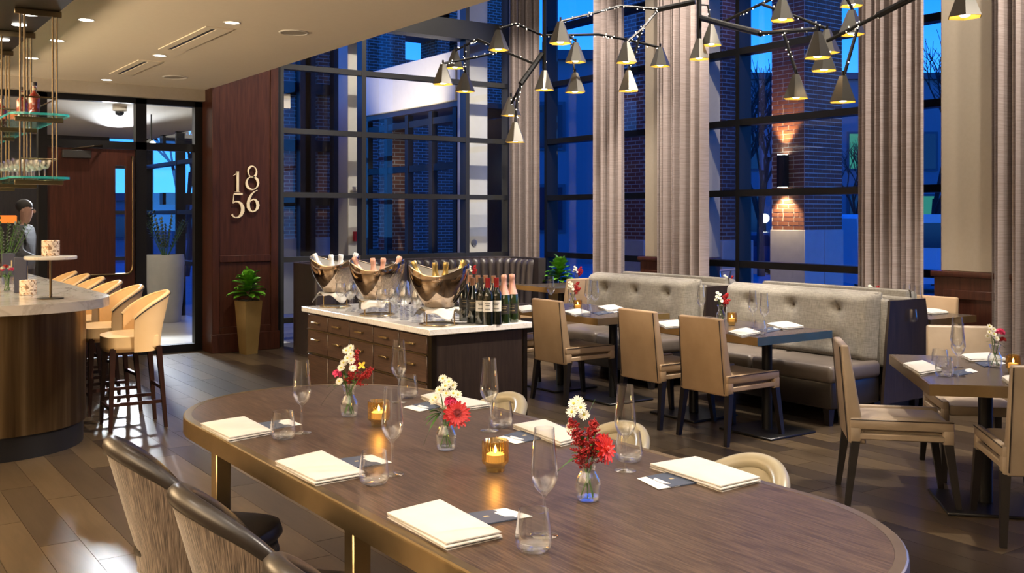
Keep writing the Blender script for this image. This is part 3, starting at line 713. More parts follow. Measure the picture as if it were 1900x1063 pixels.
# ---------------- upholstered dining chairs
def dining_chair(name, mat, group):
    t = thing(name, 'x', 'chair', group=group)
    bk = MB().rhexa([(-.27, -.215, .34), (-.175, -.215, .34), (-.175, .215, .34), (-.27, .215, .34)], [(-.315, -.205, .885), (-.268, -.205, .885), (-.268, .205, .885), (-.315, .205, .885)], .014, 3)
    obj('backrest', bk, mat, t)
    for s in (-1, 1):
        obj('piping', MB().tube([(-.275, s*.207, .36), (-.318, s*.198, .875)], .0035, 5), 'piping_dark', t)
    def fn(u, v):
        x = -.2 + .47*u; y = -.195 + .39*v; e = min(1, 6*min(u, 1 - u, v, 1 - v)); return (x, y, .455 + .028*math.sqrt(max(0, e)))
    st = MB().rbox(-.2, .268, -.195, .195, .395, .462, .012, 2).surf(fn, 16, 16)
    obj('seat', st, mat, t, True, 50)
    for s in (-1, 1):
        y0, y1 = (.195, .235) if s > 0 else (-.235, -.195)
        r = MB().rbox(-.265, .275, y0, y1, .425, .485, .012, 2).rbox(-.265, -.205, y0, y1, .345, .44, .012, 2).rbox(.215, .278, y0, y1, .355, .44, .012, 2).rbox(-.22, .23, y0 + .008*(s > 0), y1 - .008*(s < 0), .37, .405, .006, 1)
        obj('side_rail', r, mat, t)
        ys = s*.215
        obj('piping', MB().tube([(-.262, s*.2365, .48), (.272, s*.2365, .48)], .003, 5), 'piping_dark', t)
        for sx, dx in ((-.235, -.045), (.247, .05)):
            w0, w1 = .023, .015
            obj('leg', MB().hexa([(sx + dx - w1, ys + s*.02 - w1, 0), (sx + dx + w1, ys + s*.02 - w1, 0), (sx + dx + w1, ys + s*.02 + w1, 0), (sx + dx - w1, ys + s*.02 + w1, 0)],
                                 [(sx - w0, ys - w0, .36), (sx + w0, ys - w0, .36), (sx + w0, ys + w0, .36), (sx - w0, ys + w0, .36)]), 'black_wood', t, False)
    return t
dc = Proto(dining_chair('dining_chair', 'tan_leather', 'tan leather dining chairs at the booth tables'))
for y, lab in ((5.12, 'tan leather dining chair by the second booth table, rightmost of the row'), (5.79, 'tan leather dining chair by the second booth table, middle of the row'), (6.94, 'tan leather dining chair by the first booth table, beside the sideboard'), (7.62, 'tan leather dining chair mostly hidden behind the sideboard end')):
    dc.put((5.51, y, 0), 0, lab)
for y, lab in ((5.24, 'tan leather chair against the wide cream column, facing the booth'), (5.92, 'tan leather chair by the windows behind the second booth'), (7.05, 'tan leather chair by the windows, behind the gap between the booths'), (7.75, 'tan leather chair by the windows behind the first booth'), (8.75, 'tan leather chair by the windows behind the first booth, next to the red flowers')):
    dc.put((8.02, y, 0), PI, lab)
p = onD(1073, 520, 11.6); dc.put((p.x + .05, p.y + .3, 0), PI/2, 'tan leather chair seen from behind, left of the first booth')
p = onD(966, 510, 12.4); dc.put((p.x + .15, p.y - .1, 0), R(-35), 'tan leather chair seen from the side, beside the dark banquette')
tc4 = Proto(dining_chair('dining_chair', 'taupe_leather', 'taupe leather chairs at the table in the right foreground'))
tc4.put((5.07, 3.46, 0), R(-47), 'taupe leather dining chair turned sideways, left of the right-hand table')
tc4.put((5.98, 3.53, 0), R(225), 'taupe leather dining chair facing us behind the right-hand table')
tc4.put((5.10, 2.66, 0), R(44), 'taupe leather dining chair cut off by the right edge of the photo')

# ---------------- cafe tables
def cafe(label, cx, cy, lx, ly, rz=0.0, posts=((0, 0),)):
    t = thing('dining_table', label, 'table', (cx, cy, 0), rz, 'square-edged dining tables')
    obj('table_top', MB().box(-lx/2 + .012, lx/2 - .012, -ly/2 + .012, ly/2 - .012, .70, .7505), 'cafe_top', t, False)
    e = MB()
    for a in ((-lx/2, lx/2, -ly/2, -ly/2 + .012), (-lx/2, lx/2, ly/2 - .012, ly/2), (-lx/2, -lx/2 + .012, -ly/2 + .012, ly/2 - .012), (lx/2 - .012, lx/2, -ly/2 + .012, ly/2 - .012)): e.box(*a, .692, .75)
    obj('brass_edge', e, 'brass_bright' if rz == 0 else 'brass', t, False)
    for (a, b2) in posts:
        obj('post', MB().tube([(a, b2, .02), (a, b2, .70)], .038, 16), 'black_metal', t); obj('base_plate', MB().rbox(a - .25, a + .25, b2 - .25, b2 + .25, 0, .018, .005, 1), 'steel_base', t)
    return t
cafe('brass-edged dining table in front of the second booth', 5.86, 5.45, .82, 1.30, 0, ((0, -.38), (0, .38)))
cafe('brass-edged dining table in front of the first booth', 5.79, 7.12, .82, 1.32, 0, ((0, -.38), (0, .38)))
cafe('dining table by the windows behind the dark end of the second booth', 7.90, 5.47, .68, 1.30, 0, ((0, -.35), (0, .35)))
cafe('dining table by the windows behind the first booth', 7.90, 7.3, .68, 1.30, 0, ((0, -.35), (0, .35)))
cafe('small dining table in the corner of the dark banquette', 7.02, 10.62, .7, .7)
cafe('small dining table by the windows beside the potted fig', 7.62, 9.85, .8, .8)
cafe('dining table set at an angle in the right foreground', 5.345, 3.075, 1.13, .82, R(44.3))

# ---------------- booths
def pillow(x, sgn, y0, y1, z0, z1, th, dims, nu=44, nv=26, lean=0.0):
    def fn(u, v):
        y = y0 + (y1 - y0)*u; z = z0 + (z1 - z0)*v
        e = min(u*(y1-y0), (1-u)*(y1-y0), v*(z1-z0), (1-v)*(z1-z0)) / .07
        h = th*(math.sqrt(1 - (1 - min(1, e))**2))
        for (dy, dz) in dims:
            q = math.hypot(y - dy, (z - dz)*1.0); h -= .035*math.exp(-(q/.035)**2) + .018*math.exp(-(q/.10)**2)
            if dz - .3 < z < dz: h -= .012*math.exp(-((y - dy)/.04)**2)*(1 - (dz - z)/.3)
        return (x + sgn*h + lean*(z - z0), y, z)
    return MB().surf(fn, nu, nv)
def booth(label, y0, y1):
    t = thing('booth', label, 'booth', (0, 0, 0), group='double-sided booths')
    dims = [(y0 + (y1-y0)*f, .86) for f in (.2, .5, .8)] + [(y0 + (y1-y0)*f, .60) for f in (.2, .5, .8)]
    for sgn, xb, xs0, xs1 in ((-1, 6.98, 6.32, 6.95), (1, 7.38, 7.42, 7.90)):
        ln = .10 if sgn < 0 else -.10
        xo = xb - ln*.55
        obj('back_cushion', pillow(xo, sgn, y0, y1, .44, 1.0, .15, dims, lean=ln), 'booth_fabric', t, True, 60)
        tp = MB().rhexa([(xb + (-.03), y0 + .015, .44), (xb + .03, y0 + .015, .44), (xb + .03, y1 - .015, .44), (xb - .03, y1 - .015, .44)], [(xb - .035, y0 + .015, .985), (xb + .035, y0 + .015, .985), (xb + .035, y1 - .015, .985), (xb - .035, y1 - .015, .985)], .02, 2)
        tp = MB().rbox(xb - .05, xb + .05, y0 + .012, y1 - .012, .44, .998, .02, 2); obj('back_pad', tp, 'booth_fabric', t)
        obj('wing_pad', MB().rbox(xb + (.0 if sgn < 0 else -.09), xb + (.09 if sgn < 0 else 0), y0 - .035, y1 + .02, .40, .945, .03, 3), 'booth_fabric', t)
        for (dy, dz) in dims:
            obj('button', MB().ball((xo + sgn*.10 + ln*(dz - .44), dy, dz), .013, 8, 6), 'booth_leather', t)
        ym = (y0 + y1)/2
        for a0, a1 in ((y0 - .03, ym - .003), (ym + .003, y1)):
            obj('seat_cushion', MB().rbox(xs0, xs1, a0, a1, .33, .465, .04, 4), 'booth_leather', t)
        obj('seat_front', MB().rbox(xs0 + .03, xs1, y0 - .01, y1, .13, .34, .02, 2), 'black_leather', t)
        for yy in (y0 + .03, y1 - .08): obj('foot', MB().hexa([(xs0 + .06, yy, 0), (xs0 + .10, yy, 0), (xs0 + .10, yy + .04, 0), (xs0 + .06, yy + .04, 0)], [(xs0 + .04, yy - .01, .14), (xs0 + .11, yy - .01, .14), (xs0 + .11, yy + .05, .14), (xs0 + .04, yy + .05, .14)]), 'black_wood', t, False)
    for yy0, yy1 in ((y0 - .055, y0 - .03), (y1, y1 + .025)):
        obj('end_panel', MB().hexa([(6.93, yy0, .12), (7.66, yy0, .12), (7.66, yy1, .12), (6.93, yy1, .12)], [(7.02, yy0, .93), (7.50, yy0, .93), (7.50, yy1, .93), (7.02, yy1, .93)]), 'espresso', t, False)
    obj('core', MB().box(7.04, 7.34, y0 - .02, y1, .12, .92), 'espresso', t, False)
    obj('plinth', MB().box(6.98, 7.5, y0 + .06, y1 - .06, 0, .13), 'black_wood', t, False); return t
booth('button-tufted grey fabric booth nearer the right, with a dark end panel', 4.88, 6.42)
booth('button-tufted grey fabric booth further back, left of the other', 6.86, 8.40)

# ---------------- dark channelled banquette along the windows
bq = thing('banquette', 'dark brown channel-tufted leather banquette under the corner windows', 'banquette')
path = [(4.76, 10.62), (4.76, 11.1)] + [(5.06 - .30*math.cos(a), 11.15 + .30*math.sin(a)) for a in [PI/2*i/6 for i in range(1, 7)]] + [(7.35, 11.45)] + [(7.45 + .42*math.sin(a), 11.03 + .42*math.cos(a)) for a in [PI/2*i/8 for i in range(0, 9)]] + [(7.87, 10.6)]
path = [Vector((a, b2, 0)) for a, b2 in path]
def resample(ps, step):
    out = [ps[0]]; acc = 0
    for a, b2 in zip(ps[:-1], ps[1:]):
        L = (b2 - a).length; s = step - acc
        while s <= L: out.append(a + (b2 - a)*(s/L)); s += step
        acc = (acc + L) % step
    return out
cs = resample(path, .125)
for i in range(len(cs) - 1):
    a, b2 = cs[i], cs[i+1]; u = b2 - a; u.normalize(); nrm = Vector((u.y, -u.x, 0))     # into the room
    Lc = (b2 - a).length
    def fn(q, v):
        s = q; prof = math.sin(PI*s)**.6 if 0 < s < 1 else 0
        z = .44 + .62*v; th = .045 + .055*prof
        if v > .9: th *= math.sqrt(max(0, 1 - ((v - .9)/.1)**2)); 
        p_ = a + u*(Lc*s) + nrm*(th + .05*(1 - v)); return (p_.x, p_.y, z)
    obj('channel', MB().surf(fn, 8, 12), 'banquette_leather', bq, True, 80)
wall_ = MB(); seat_ = MB(); kick = MB()
def strip(mb, ps, o0, o1, z0, z1):
    vs = []; n_ = len(ps)
    for i, p_ in enumerate(ps):
        u = (ps[min(i+1, n_-1)] - ps[max(i-1, 0)]).normalized(); nr = Vector((u.y, -u.x, 0))
        for o_, z_ in ((o0, z0), (o1, z0), (o1, z1), (o0, z1)): vs.append((p_.x + nr.x*o_, p_.y + nr.y*o_, z_))
    fs = [(i*4 + j, (i+1)*4 + j, (i+1)*4 + (j+1) % 4, i*4 + (j+1) % 4) for i in range(n_-1) for j in range(4)] + [(0, 1, 2, 3), ((n_-1)*4 + 3, (n_-1)*4 + 2, (n_-1)*4 + 1, (n_-1)*4)]
    mb.add(vs, fs)
strip(wall_, path, -.07, .045, .0, 1.055); obj('back_shell', wall_, 'banquette_leather', bq, True, 40)
strip(seat_, path, .05, .56, .16, .46); obj('seat_run', seat_, 'banquette_leather', bq, True, 40)
strip(kick, path, .05, .5, 0, .16); obj('kick_base', kick, 'black_wood', bq, True, 40)
obj('arm_end', MB().rbox(4.68, 4.92, 10.56, 10.66, .14, 1.03, .03, 3), 'banquette_leather', bq)

# ---------------- sideboard and worktop
SX0, SX1, SY0, SY1 = 3.17, 3.93, 5.42, 7.36
sb = thing('sideboard', 'dark wood service sideboard with brass-handled drawers', 'sideboard', (0, 0, 0))
obj('carcass', MB().box(SX0 + .03, SX1 - .02, SY0 + .03, SY1 - .03, .08, .855), 'espresso', sb, False)
obj('end_panel', MB().box(SX0 + .05, SX1 - .045, SY0 + .018, SY0 + .03, .08, .853), 'espresso', sb, False)
for a0, a1 in ((SX0 + .012, SX0 + .05), (SX1 - .045, SX1 - .012)): obj('corner_post', MB().box(a0, a1, SY0 + .012, SY0 + .055, .02, .857), 'bronze_dark', sb, False)
obj('plinth', MB().box(SX0 + .06, SX1 - .05, SY0 + .06, SY1 - .06, 0, .08), 'black_wood', sb, False)
ys = [SY0 + .06 + (SY1 - SY0 - .10)*k/5 for k in range(6)]
for k in range(5):
    y0, y1 = ys[k] + .005, ys[k+1] - .005; ym = (y0 + y1)/2
    for z0, z1, zh in ((.735, .845, .79), (.555, .725, .66)):
        d = obj('drawer', MB().rbox(SX0 + .008, SX0 + .04, y0, y1, z0, z1, .003, 1), 'drawer_wood', sb)
        h_ = MB().rbox(SX0 - .022, SX0 - .012, ym - .055, ym + .055, zh - .006, zh + .006, .002, 1).box(SX0 - .014, SX0 + .01, ym - .04, ym - .032, zh - .004, zh + .004).box(SX0 - .014, SX0 + .01, ym + .032, ym + .04, zh - .004, zh + .004)
        obj('handle', h_, 'brass_bright', d)
    for z in (.729, .549): obj('lip_rail', MB().box(SX0, SX0 + .04, y0 - .005, y1 + .005, z - .004, z + .004), 'brass', sb, False)
    d = obj('door', MB().rbox(SX0 + .008, SX0 + .04, y0, y1, .09, .54, .003, 1), 'drawer_wood', sb)
    yh = y1 - .03 if k % 2 == 0 else y0 + .03
    obj('handle', MB().rbox(SX0 - .022, SX0 - .012, yh - .006, yh + .006, .36, .47, .002, 1).box(SX0 - .014, SX0 + .01, yh - .004, yh + .004, .37, .378).box(SX0 - .014, SX0 + .01, yh - .004, yh + .004, .452, .46), 'brass_bright', d)
tag(obj('marble_worktop', MB().rbox(SX0 - .02, SX1 + .01, SY0 - .015, SY1 + .015, .86, .90, .004, 1), 'marble'), 'white veined marble worktop on the sideboard', 'worktop')

# ---------------- bar
def roundrect(x0, x1, y0, y1, r, n=14):
    P_ = []
    for cx, cy, a0 in ((x1 - r, y1 - r, 0), (x0 + r, y1 - r, PI/2), (x0 + r, y0 + r, PI), (x1 - r, y0 + r, 1.5*PI)):
        P_ += [(cx + r*math.cos(a0 + PI/2*i/n), cy + r*math.sin(a0 + PI/2*i/n)) for i in range(n+1)]
    return P_
BX0, BX1, BY0, BY1 = .15, 1.66, 7.24, 11.5
bar_ = thing('bar_counter', 'curved bar counter clad in aged bronze with a dark base', 'bar', (0, 0, 0))
obj('cladding', MB().prism(roundrect(BX0, BX1, BY0, BY1, .62, 18), .16, .965), 'bar_bronze', bar_, True, 30)
obj('toe_base', MB().prism(roundrect(BX0 + .015, BX1 - .015, BY0 + .015, BY1 - .015, .62, 18), 0, .16), 'toe_kick', bar_, True, 30)
top = tag(obj('marble_counter', MB().prism(roundrect(BX0 - .12, BX1 + .14, BY0 - .14, BY1 + .1, .68, 18), .965, 1.03), 'bar_marble', None, True, 30), 'thick grey-white marble top of the bar', 'bar top')
# bar stools
def stool():
    t = thing('bar_stool', 'x', 'stool', group='cream bar stools along the bar')
    def P(a, v, off):
        th = a*R(98); tp = .74 + .275*max(0, math.cos(a*R(80)))**.6; z = .585 + (tp - .585)*v
        r = .215 + .03*(z - .6)/.4 - off
        return (r*math.cos(th)*.95 + .04*max(0, (z - .72)/.28)*math.cos(a*1.4), r*math.sin(th), z)
    obj('outer_back', MB().surf(lambda u, v: P(1 - 2*u, v, 0), 28, 8), 'cream_leather', t, True, 60)
    obj('inner_back', MB().surf(lambda u, v: P(2*u - 1, v, .032), 28, 8), 'cream_leather', t, True, 60)
    pts = [(Vector(P(-1 + i/15, 1, 0)) + Vector(P(-1 + i/15, 1, .032)))/2 for i in range(31)]
    obj('rim', MB().tube(pts, .017, 8), 'cream_leather', t)
    obj('piping', MB().tube([Vector(P(-1 + i/15, 1, -.004)) + Vector((0, 0, -.004)) for i in range(31)], .005, 6), 'piping_dark', t)
    s = MB()
    def fn(u, v):
        th = 2*PI*u; q = max(abs(math.cos(th)), abs(math.sin(th))); rad = .205/(q**.55)
        if v < .2: rr, z = .9 + .1*v/.2, .585 + .03*v/.2
        elif v < .6: rr, z = 1.0, .615 + .085*(v - .2)/.4
        else: k = (v - .6)/.4; rr, z = (1 - k) if k > .3 else 1 - k, .70 + .03*math.sin(min(1, k*1.4)*PI/2)
        return (rad*rr*math.cos(th) - .02, rad*rr*math.sin(th)*.98, z)
    obj('seat', MB().surf(fn, 32, 15, True), 'cream_leather', t, True, 60)
    for sx, sy in ((-.17, .16), (-.17, -.16), (.16, .16), (.16, -.16)):
        ox, oy = (.05 if sx > 0 else -.02), (.02 if sy > 0 else -.02)
        obj('leg', MB().hexa([(sx + ox - .012, sy + oy - .012, 0), (sx + ox + .012, sy + oy - .012, 0), (sx + ox + .012, sy + oy + .012, 0), (sx + ox - .012, sy + oy + .012, 0)],
                             [(sx - .02, sy - .02, .62), (sx + .02, sy - .02, .62), (sx + .02, sy + .02, .62), (sx - .02, sy + .02, .62)]), 'stool_wood', t, False)
    for a, b2, z in (((-.18, -.17), (.19, -.17), .20), ((-.18, .17), (.19, .17), .20), ((-.185, -.17), (-.185, .17), .17), ((.185, -.17), (.185, .17), .30)):
        obj('stretcher', MB().box(min(a[0], b2[0]) - .01, max(a[0], b2[0]) + .01, min(a[1], b2[1]) - .01, max(a[1], b2[1]) + .01, z - .013, z + .013), 'stool_wood', t, False)
    return t
ps_ = Proto(stool())
for i, (y, lab) in enumerate(((7.98, 'cream leather bar stool nearest to us, in full view'), (8.72, 'cream leather bar stool, second along the bar'), (9.42, 'cream leather bar stool, third along the bar'), (10.06, 'cream leather bar stool, fourth along the bar'), (10.68, 'cream leather bar stool, fifth along the bar'), (11.25, 'cream leather bar stool furthest along the bar'))):
    ps_.put((2.03, y, 0), R(random.uniform(-3, 3)), lab)

# ---------------- hanging bar shelves
hs = thing('hanging_shelf', 'bronze-framed glass shelves hung from the ceiling over the bar', 'shelf', (0, 0, 0))
obj('ceiling_panel', MB().rbox(.78, 1.40, 6.9, 11.3, 2.985, 3.10, .006, 1), 'bronze_dark', hs)
for bi, by in enumerate((7.36, 8.32, 9.32, 10.3)):
    obj('top_bar', MB().rbox(1.12, 1.41, by - .012, by + .012, 2.945, 2.985, .003, 1), 'bronze_rod', hs)
    for x_ in (1.155, 1.18, 1.355, 1.38):
        obj('rod', MB().tube([(x_, by, 1.84), (x_, by, 2.97)], .0065, 8), 'bronze_rod', hs)
    for z_ in (2.265, 1.845):
        obj('bracket', MB().rbox(1.12, 1.42, by - .014, by + .014, z_ - .032, z_, .003, 1), 'bronze_rod', hs)
    for z_ in (2.40, 1.985):
        obj('guard_bar', MB().tube([(1.15, by, z_), (1.385, by, z_)], .006, 6), 'bronze_rod', hs)
for z_ in (2.40, 1.985): obj('guard_rail', MB().tube([(1.385, 7.36, z_), (1.385, 10.3, z_)], .005, 6), 'bronze_rod', hs)
for z_ in (2.27, 1.85):
    rr = roundrect(1.08, 1.45, 7.22, 10.6, .09, 8)
    g = obj('glass_shelf', MB().prism(rr, z_, z_ + .014), 'shelf_glass', hs, False)
    e = MB(); n_ = len(rr)
    ce = (1.265, 8.9)
    e.add([(x_, y_, z_ - .0005) for x_, y_ in rr] + [(x_, y_, z_ + .0145) for x_, y_ in rr], [(i, (i+1) % n_, n_ + (i+1) % n_, n_ + i) for i in range(n_)])
    obj('polished_edge', e, 'glass_edge', g, False)
for i, (x_, y_) in enumerate(((1.25, 7.55), (1.0, 7.55), (1.25, 8.0), (1.25, 8.75), (1.0, 8.6))):
    lt = tag(obj('panel_downlight', MB().lathe([(0, 0), (.036, 0), (.045, -.004), (.05, -.002), (.05, .0)], 18, (x_, y_, 2.983)), 'downlight_lens', None), None); lt.parent = hs
# ceiling downlights, vents, speaker
def downlight(label, x_, y_, power=38, lamp=True):
    t = thing('ceiling_downlight', label, 'downlight', (x_, y_, 3.1), group='round recessed downlights in the low ceiling')
    obj('trim_ring', MB().lathe([(.052, 0), (.062, -.004), (.066, -.001), (.066, .0)], 24), 'plaster_white', t); obj('lens', MB().lathe([(0, -.001), (.052, -.001)], 24), 'downlight_lens', t)
    if lamp: spot('downlight_lamp', (x_, y_, 3.085), (x_, y_, 0), power, 95, .7, .04)
for x_, y_, lab in ((1.74, 8.17, 'recessed ceiling downlight nearest the hanging shelf'), (1.74, 9.27, 'recessed ceiling downlight behind the shelf rods'), (1.74, 10.44, 'recessed ceiling downlight behind the shelf rods, further back'), (2.69, 7.64, 'recessed ceiling downlight right of the longer air vent'), (2.69, 9.59, 'recessed ceiling downlight between the two air vents'), (2.69, 11.63, 'recessed ceiling downlight in front of the entry bulkhead')):
    downlight(lab, x_, y_)
for x_, y_ in ((1.74, 6.9), (2.69, 5.5), (1.74, 5.0), (2.69, 3.4), (1.74, 1.6), (2.69, 1.4), (-.2, 3.0), (-.2, 6)): spot('downlight_lamp', (x_, y_, 3.085), (x_, y_, 0), 38, 95, .7, .04)
for (a, b2, lab) in (((2.68, 7.89), (2.68, 9.21), 'longer slot air vent in the ceiling, closer to us'), ((2.70, 9.94), (2.70, 11.09), 'shorter slot air vent in the ceiling, further back')):
    t = thing('air_vent', lab, 'vent', (a[0], (a[1] + b2[1])/2, 3.1), group='slot air vents'); L = (b2[1] - a[1])/2
    obj('slot', MB().box(-.045, -.005, -L + .06, L - .06, -.003, 0), 'black_metal', t, False)
    fr_ = MB().box(-.11, -.045, -L, L, -.008, 0).box(-.005, .11, -L, L, -.008, 0).box(-.045, -.005, -L, -L + .06, -.008, 0).box(-.045, -.005, L - .06, L, -.008, 0)
    obj('frame', fr_, 'ceiling_paint', t, False)
for px, py, r_, lab in ((545, 60, .12, 'round speaker grille in the ceiling'), (325, 143, .13, 'faint round access disc in the ceiling by the bulkhead')):
    p = G(px, py, 3.1); t = thing('ceiling_speaker', lab, 'speaker', p); obj('grille', MB().lathe([(0, -.004), (r_*.86, -.004)], 28), 'wall_paint', t); obj('ring', MB().lathe([(r_*.86, -.002), (r_*.9, -.008), (r_, -.004), (r_, 0)], 28), 'plaster_white', t)
p = onD(222, 222, 12.6); t = thing('dome_camera', 'small dome security camera behind the glass above the entry door', 'camera', (p.x, p.y, 2.97))
obj('mount', MB().lathe([(0, 0), (.085, 0), (.085, -.05), (.07, -.06), (0, -.06)], 20), 'plaster_white', t); obj('dome', MB().ball((0, 0, -.065), .055, 14, 10), 'far_glass', t)
p = onD(283, 268, 13.5); t = thing('entry_spotlight', 'bright spotlight glaring behind the entry sidelight', 'spotlight', p)
obj('head', MB().tube([(0, .12, .03), (0, 0, 0)], .05, 12), 'black_metal', t); obj('lens', MB().ball((0, -.01, 0), .045, 12, 8), 'led_white', t); obj('stem', MB().tube([(0, .06, .02), (0, .06, 2.97 - p.z)], .01, 6), 'black_metal', t)

# ---------------- 1856 on the wood wall
NUM = {
 '1': [([(.10, .80), (.34, .86), (.55, .97)], [.02, .05, .10]), ([(.58, 1.0), (.58, .03)], [.26, .26]), ([(.28, .02), (.88, .02)], [.03, .03])],
 '8': [([(.50 + .30*math.sin(a), .76 + .235*math.cos(a)) for a in [2*PI*i/28 for i in range(29)]], [.06 + .07*abs(math.sin(2*PI*i/28 - .7))**2 for i in range(29)]),
       ([(.50 + .42*math.sin(a), .275 + .275*math.cos(a)) for a in [2*PI*i/32 for i in range(33)]], [.06 + .12*abs(math.sin(2*PI*i/32 + .5))**2 for i in range(33)])],
 '5': [([(.26, .97), (.80, .97)], [.10, .12]), ([(.26, .97), (.20, .60)], [.045, .045]), ([(.20, .59), (.34, .66), (.52, .66), (.70, .58), (.80, .42), (.80, .28), (.70, .12), (.52, .03), (.34, .02), (.20, .08), (.14, .15)], [.03, .06, .10, .17, .22, .22, .17, .10, .06, .08, .12])],
 '6': [([(.80, .99), (.60, .93), (.40, .80), (.25, .60), (.18, .38), (.20, .22), (.30, .09), (.48, .02), (.66, .07), (.79, .18), (.83, .32), (.78, .46), (.66, .56), (.52, .58), (.38, .53), (.26, .43)], [.03, .06, .11, .17, .21, .21, .16, .07, .09, .17, .21, .19, .12, .07, .05, .04])]}
sgn = thing('wall_numerals', 'pale gold numerals 1856 mounted on the wood wall', 'sign', (0, YW - .024, 0))
for ch, x0, x1, z0, z1 in (('1', 4.10, 4.205, 1.885, 2.13), ('8', 4.255, 4.425, 1.92, 2.20), ('5', 4.065, 4.26, 1.58, 1.875), ('6', 4.255, 4.44, 1.65, 1.915)):
    mb = MB(); W_, Hh = x1 - x0, z1 - z0
    for ps, ws in NUM[ch]:
        q = [Vector((x0 + a*W_, z0 + b2*Hh)) for a, b2 in ps]; n_ = len(q); vs = []
        for i in range(n_):
            if (q[0] - q[-1]).length < 1e-6: tg = (q[(i+1) % (n_-1)] - q[(i-1) % (n_-1)]).normalized()
            else: tg = (q[min(i+1, n_-1)] - q[max(i-1, 0)]).normalized()
            nr = Vector((-tg.y, tg.x))*ws[i]*W_*.5
            for s_ in (1, -1):
                for yy in (-.012, .002): vs.append((q[i].x + nr.x*s_, yy, q[i].y + nr.y*s_))
        fs = []
        for i in range(n_-1):
            a, b2 = i*4, (i+1)*4
            fs += [(a, b2, b2+2, a+2), (a+1, a+3, b2+3, b2+1), (a, a+1, b2+1, b2), (a+2, b2+2, b2+3, a+3)]
        fs += [(0, 2, 3, 1), ((n_-1)*4, (n_-1)*4+1, (n_-1)*4+3, (n_-1)*4+2)]
        mb.add(vs, fs)
    obj('numeral', mb, pbr('numeral_gold', (.92, .80, .56), .45)[0] if 'numeral_gold' not in M else 'numeral_gold', sgn, False)

# ---------------- chandeliers
def shade_mesh(s=1.0):
    n_ = 6; vs = []; h = .15*s
    rt_, rb = .022*s, .082*s
    for r_, z in ((rt_, 0), (rb, -h)):
        for k in range(n_): a = 2*PI*k/n_ + .3; vs.append((r_*math.cos(a), r_*math.sin(a), z))
    o_ = MB().add(vs, [(k, n_ + k, n_ + (k+1) % n_, (k+1) % n_) for k in range(n_)] + [tuple(range(n_))])
    i_ = MB().add([(x_*.95, y_*.95, z - (.001 if z < 0 else .006)) for x_, y_, z in vs], [(k, (k+1) % n_, n_ + (k+1) % n_, n_ + k) for k in range(n_)])
    return o_, i_, MB().lathe([(0, -h*.99), (.018*s, -h*.98), (.026*s, -h*.93), (.026*s, -h*.60), (.012*s, -h*.4)], 12)
def chandelier(label, arms, shades, fairy_seed):
    t = thing('chandelier', label, 'chandelier', (0, 0, 0)); r_ = random.Random(fairy_seed); fl = MB()
    for pts, rad, lit in arms:
        P_ = [onD(*p_) for p_ in pts]
        obj('arm', MB().tube(P_, rad, 8), 'black_metal', t)
        if lit:
            for a, b2 in zip(P_[:-1], P_[1:]):
                for k in range(int((b2 - a).length/.035) + 1):
                    q = a.lerp(b2, r_.random()); c = (q.x + r_.uniform(-.012, .012), q.y + r_.uniform(-.012, .012), q.z + r_.uniform(-.014, .014)); fl.ball(c, .0042, 5, 4)
    for k, (px, py, d) in enumerate(shades):
        p = onD(px, py, d); o_, i_, b_ = shade_mesh(1.0)
        s = obj('shade', o_, 'shade_out', t, False, loc=p, rot=(0, 0, r_.random()*2))
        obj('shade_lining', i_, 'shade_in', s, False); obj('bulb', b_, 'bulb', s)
        obj('socket', MB().tube([(0, 0, -.01), (0, 0, .03)], .008, 6), 'black_metal', s)
    if fl.v: tag(obj('fairy_lights', fl, 'fairy', t), kind='stuff')
    return t
A = 7.8
chandelier('black branching chandelier with six-sided shades on the left, hung before the corner curtain',
  [([(1010, -260, A), (1010, 132, A)], .016, False), ([(1010, 78, A), (1010, 128, A)], .018, True), ([(1006, 100, A), (966, 156, A - .1)], .022, True), ([(966, 156, A - .1), (959, 190, A - .12), (956, 226, A - .15)], .011, True), ([(963, 165, A - .1), (949, 192, A + .1)], .010, True),
   ([(990, 118, A), (935, 95, A + .15), (887, 73, A + .3), (860, 86, A + .5), (844, 94, A + .6)], .010, True), ([(935, 95, A + .1), (880, 107, A - .1), (821, 118, A - .3)], .009, True), ([(862, 82, A + .4), (862, 136, A + .4)], .008, True),
   ([(1012, 68, A), (957, 44, A - .1), (926, 54, A - .2)], .010, True), ([(1012, 66, A), (1060, 65, A), (1110, 64, A + .1), (1165, 74, A + .2), (1224, 88, A + .2)], .010, True), ([(1056, 66, A), (1068, 76, A - .1)], .008, False), ([(1058, 70, A), (1066, 134, A - .1)], .007, True)],
  [(822, 119, A - .3), (844, 93, A + .6), (863, 136, A + .4), (925, 56, A - .2), (1010, 131, A), (1068, 79, A - .1), (1067, 135, A - .1), (948, 180, A + .3), (956, 227, A - .15), (1225, 88, A + .2)], 5)
B = 7.4
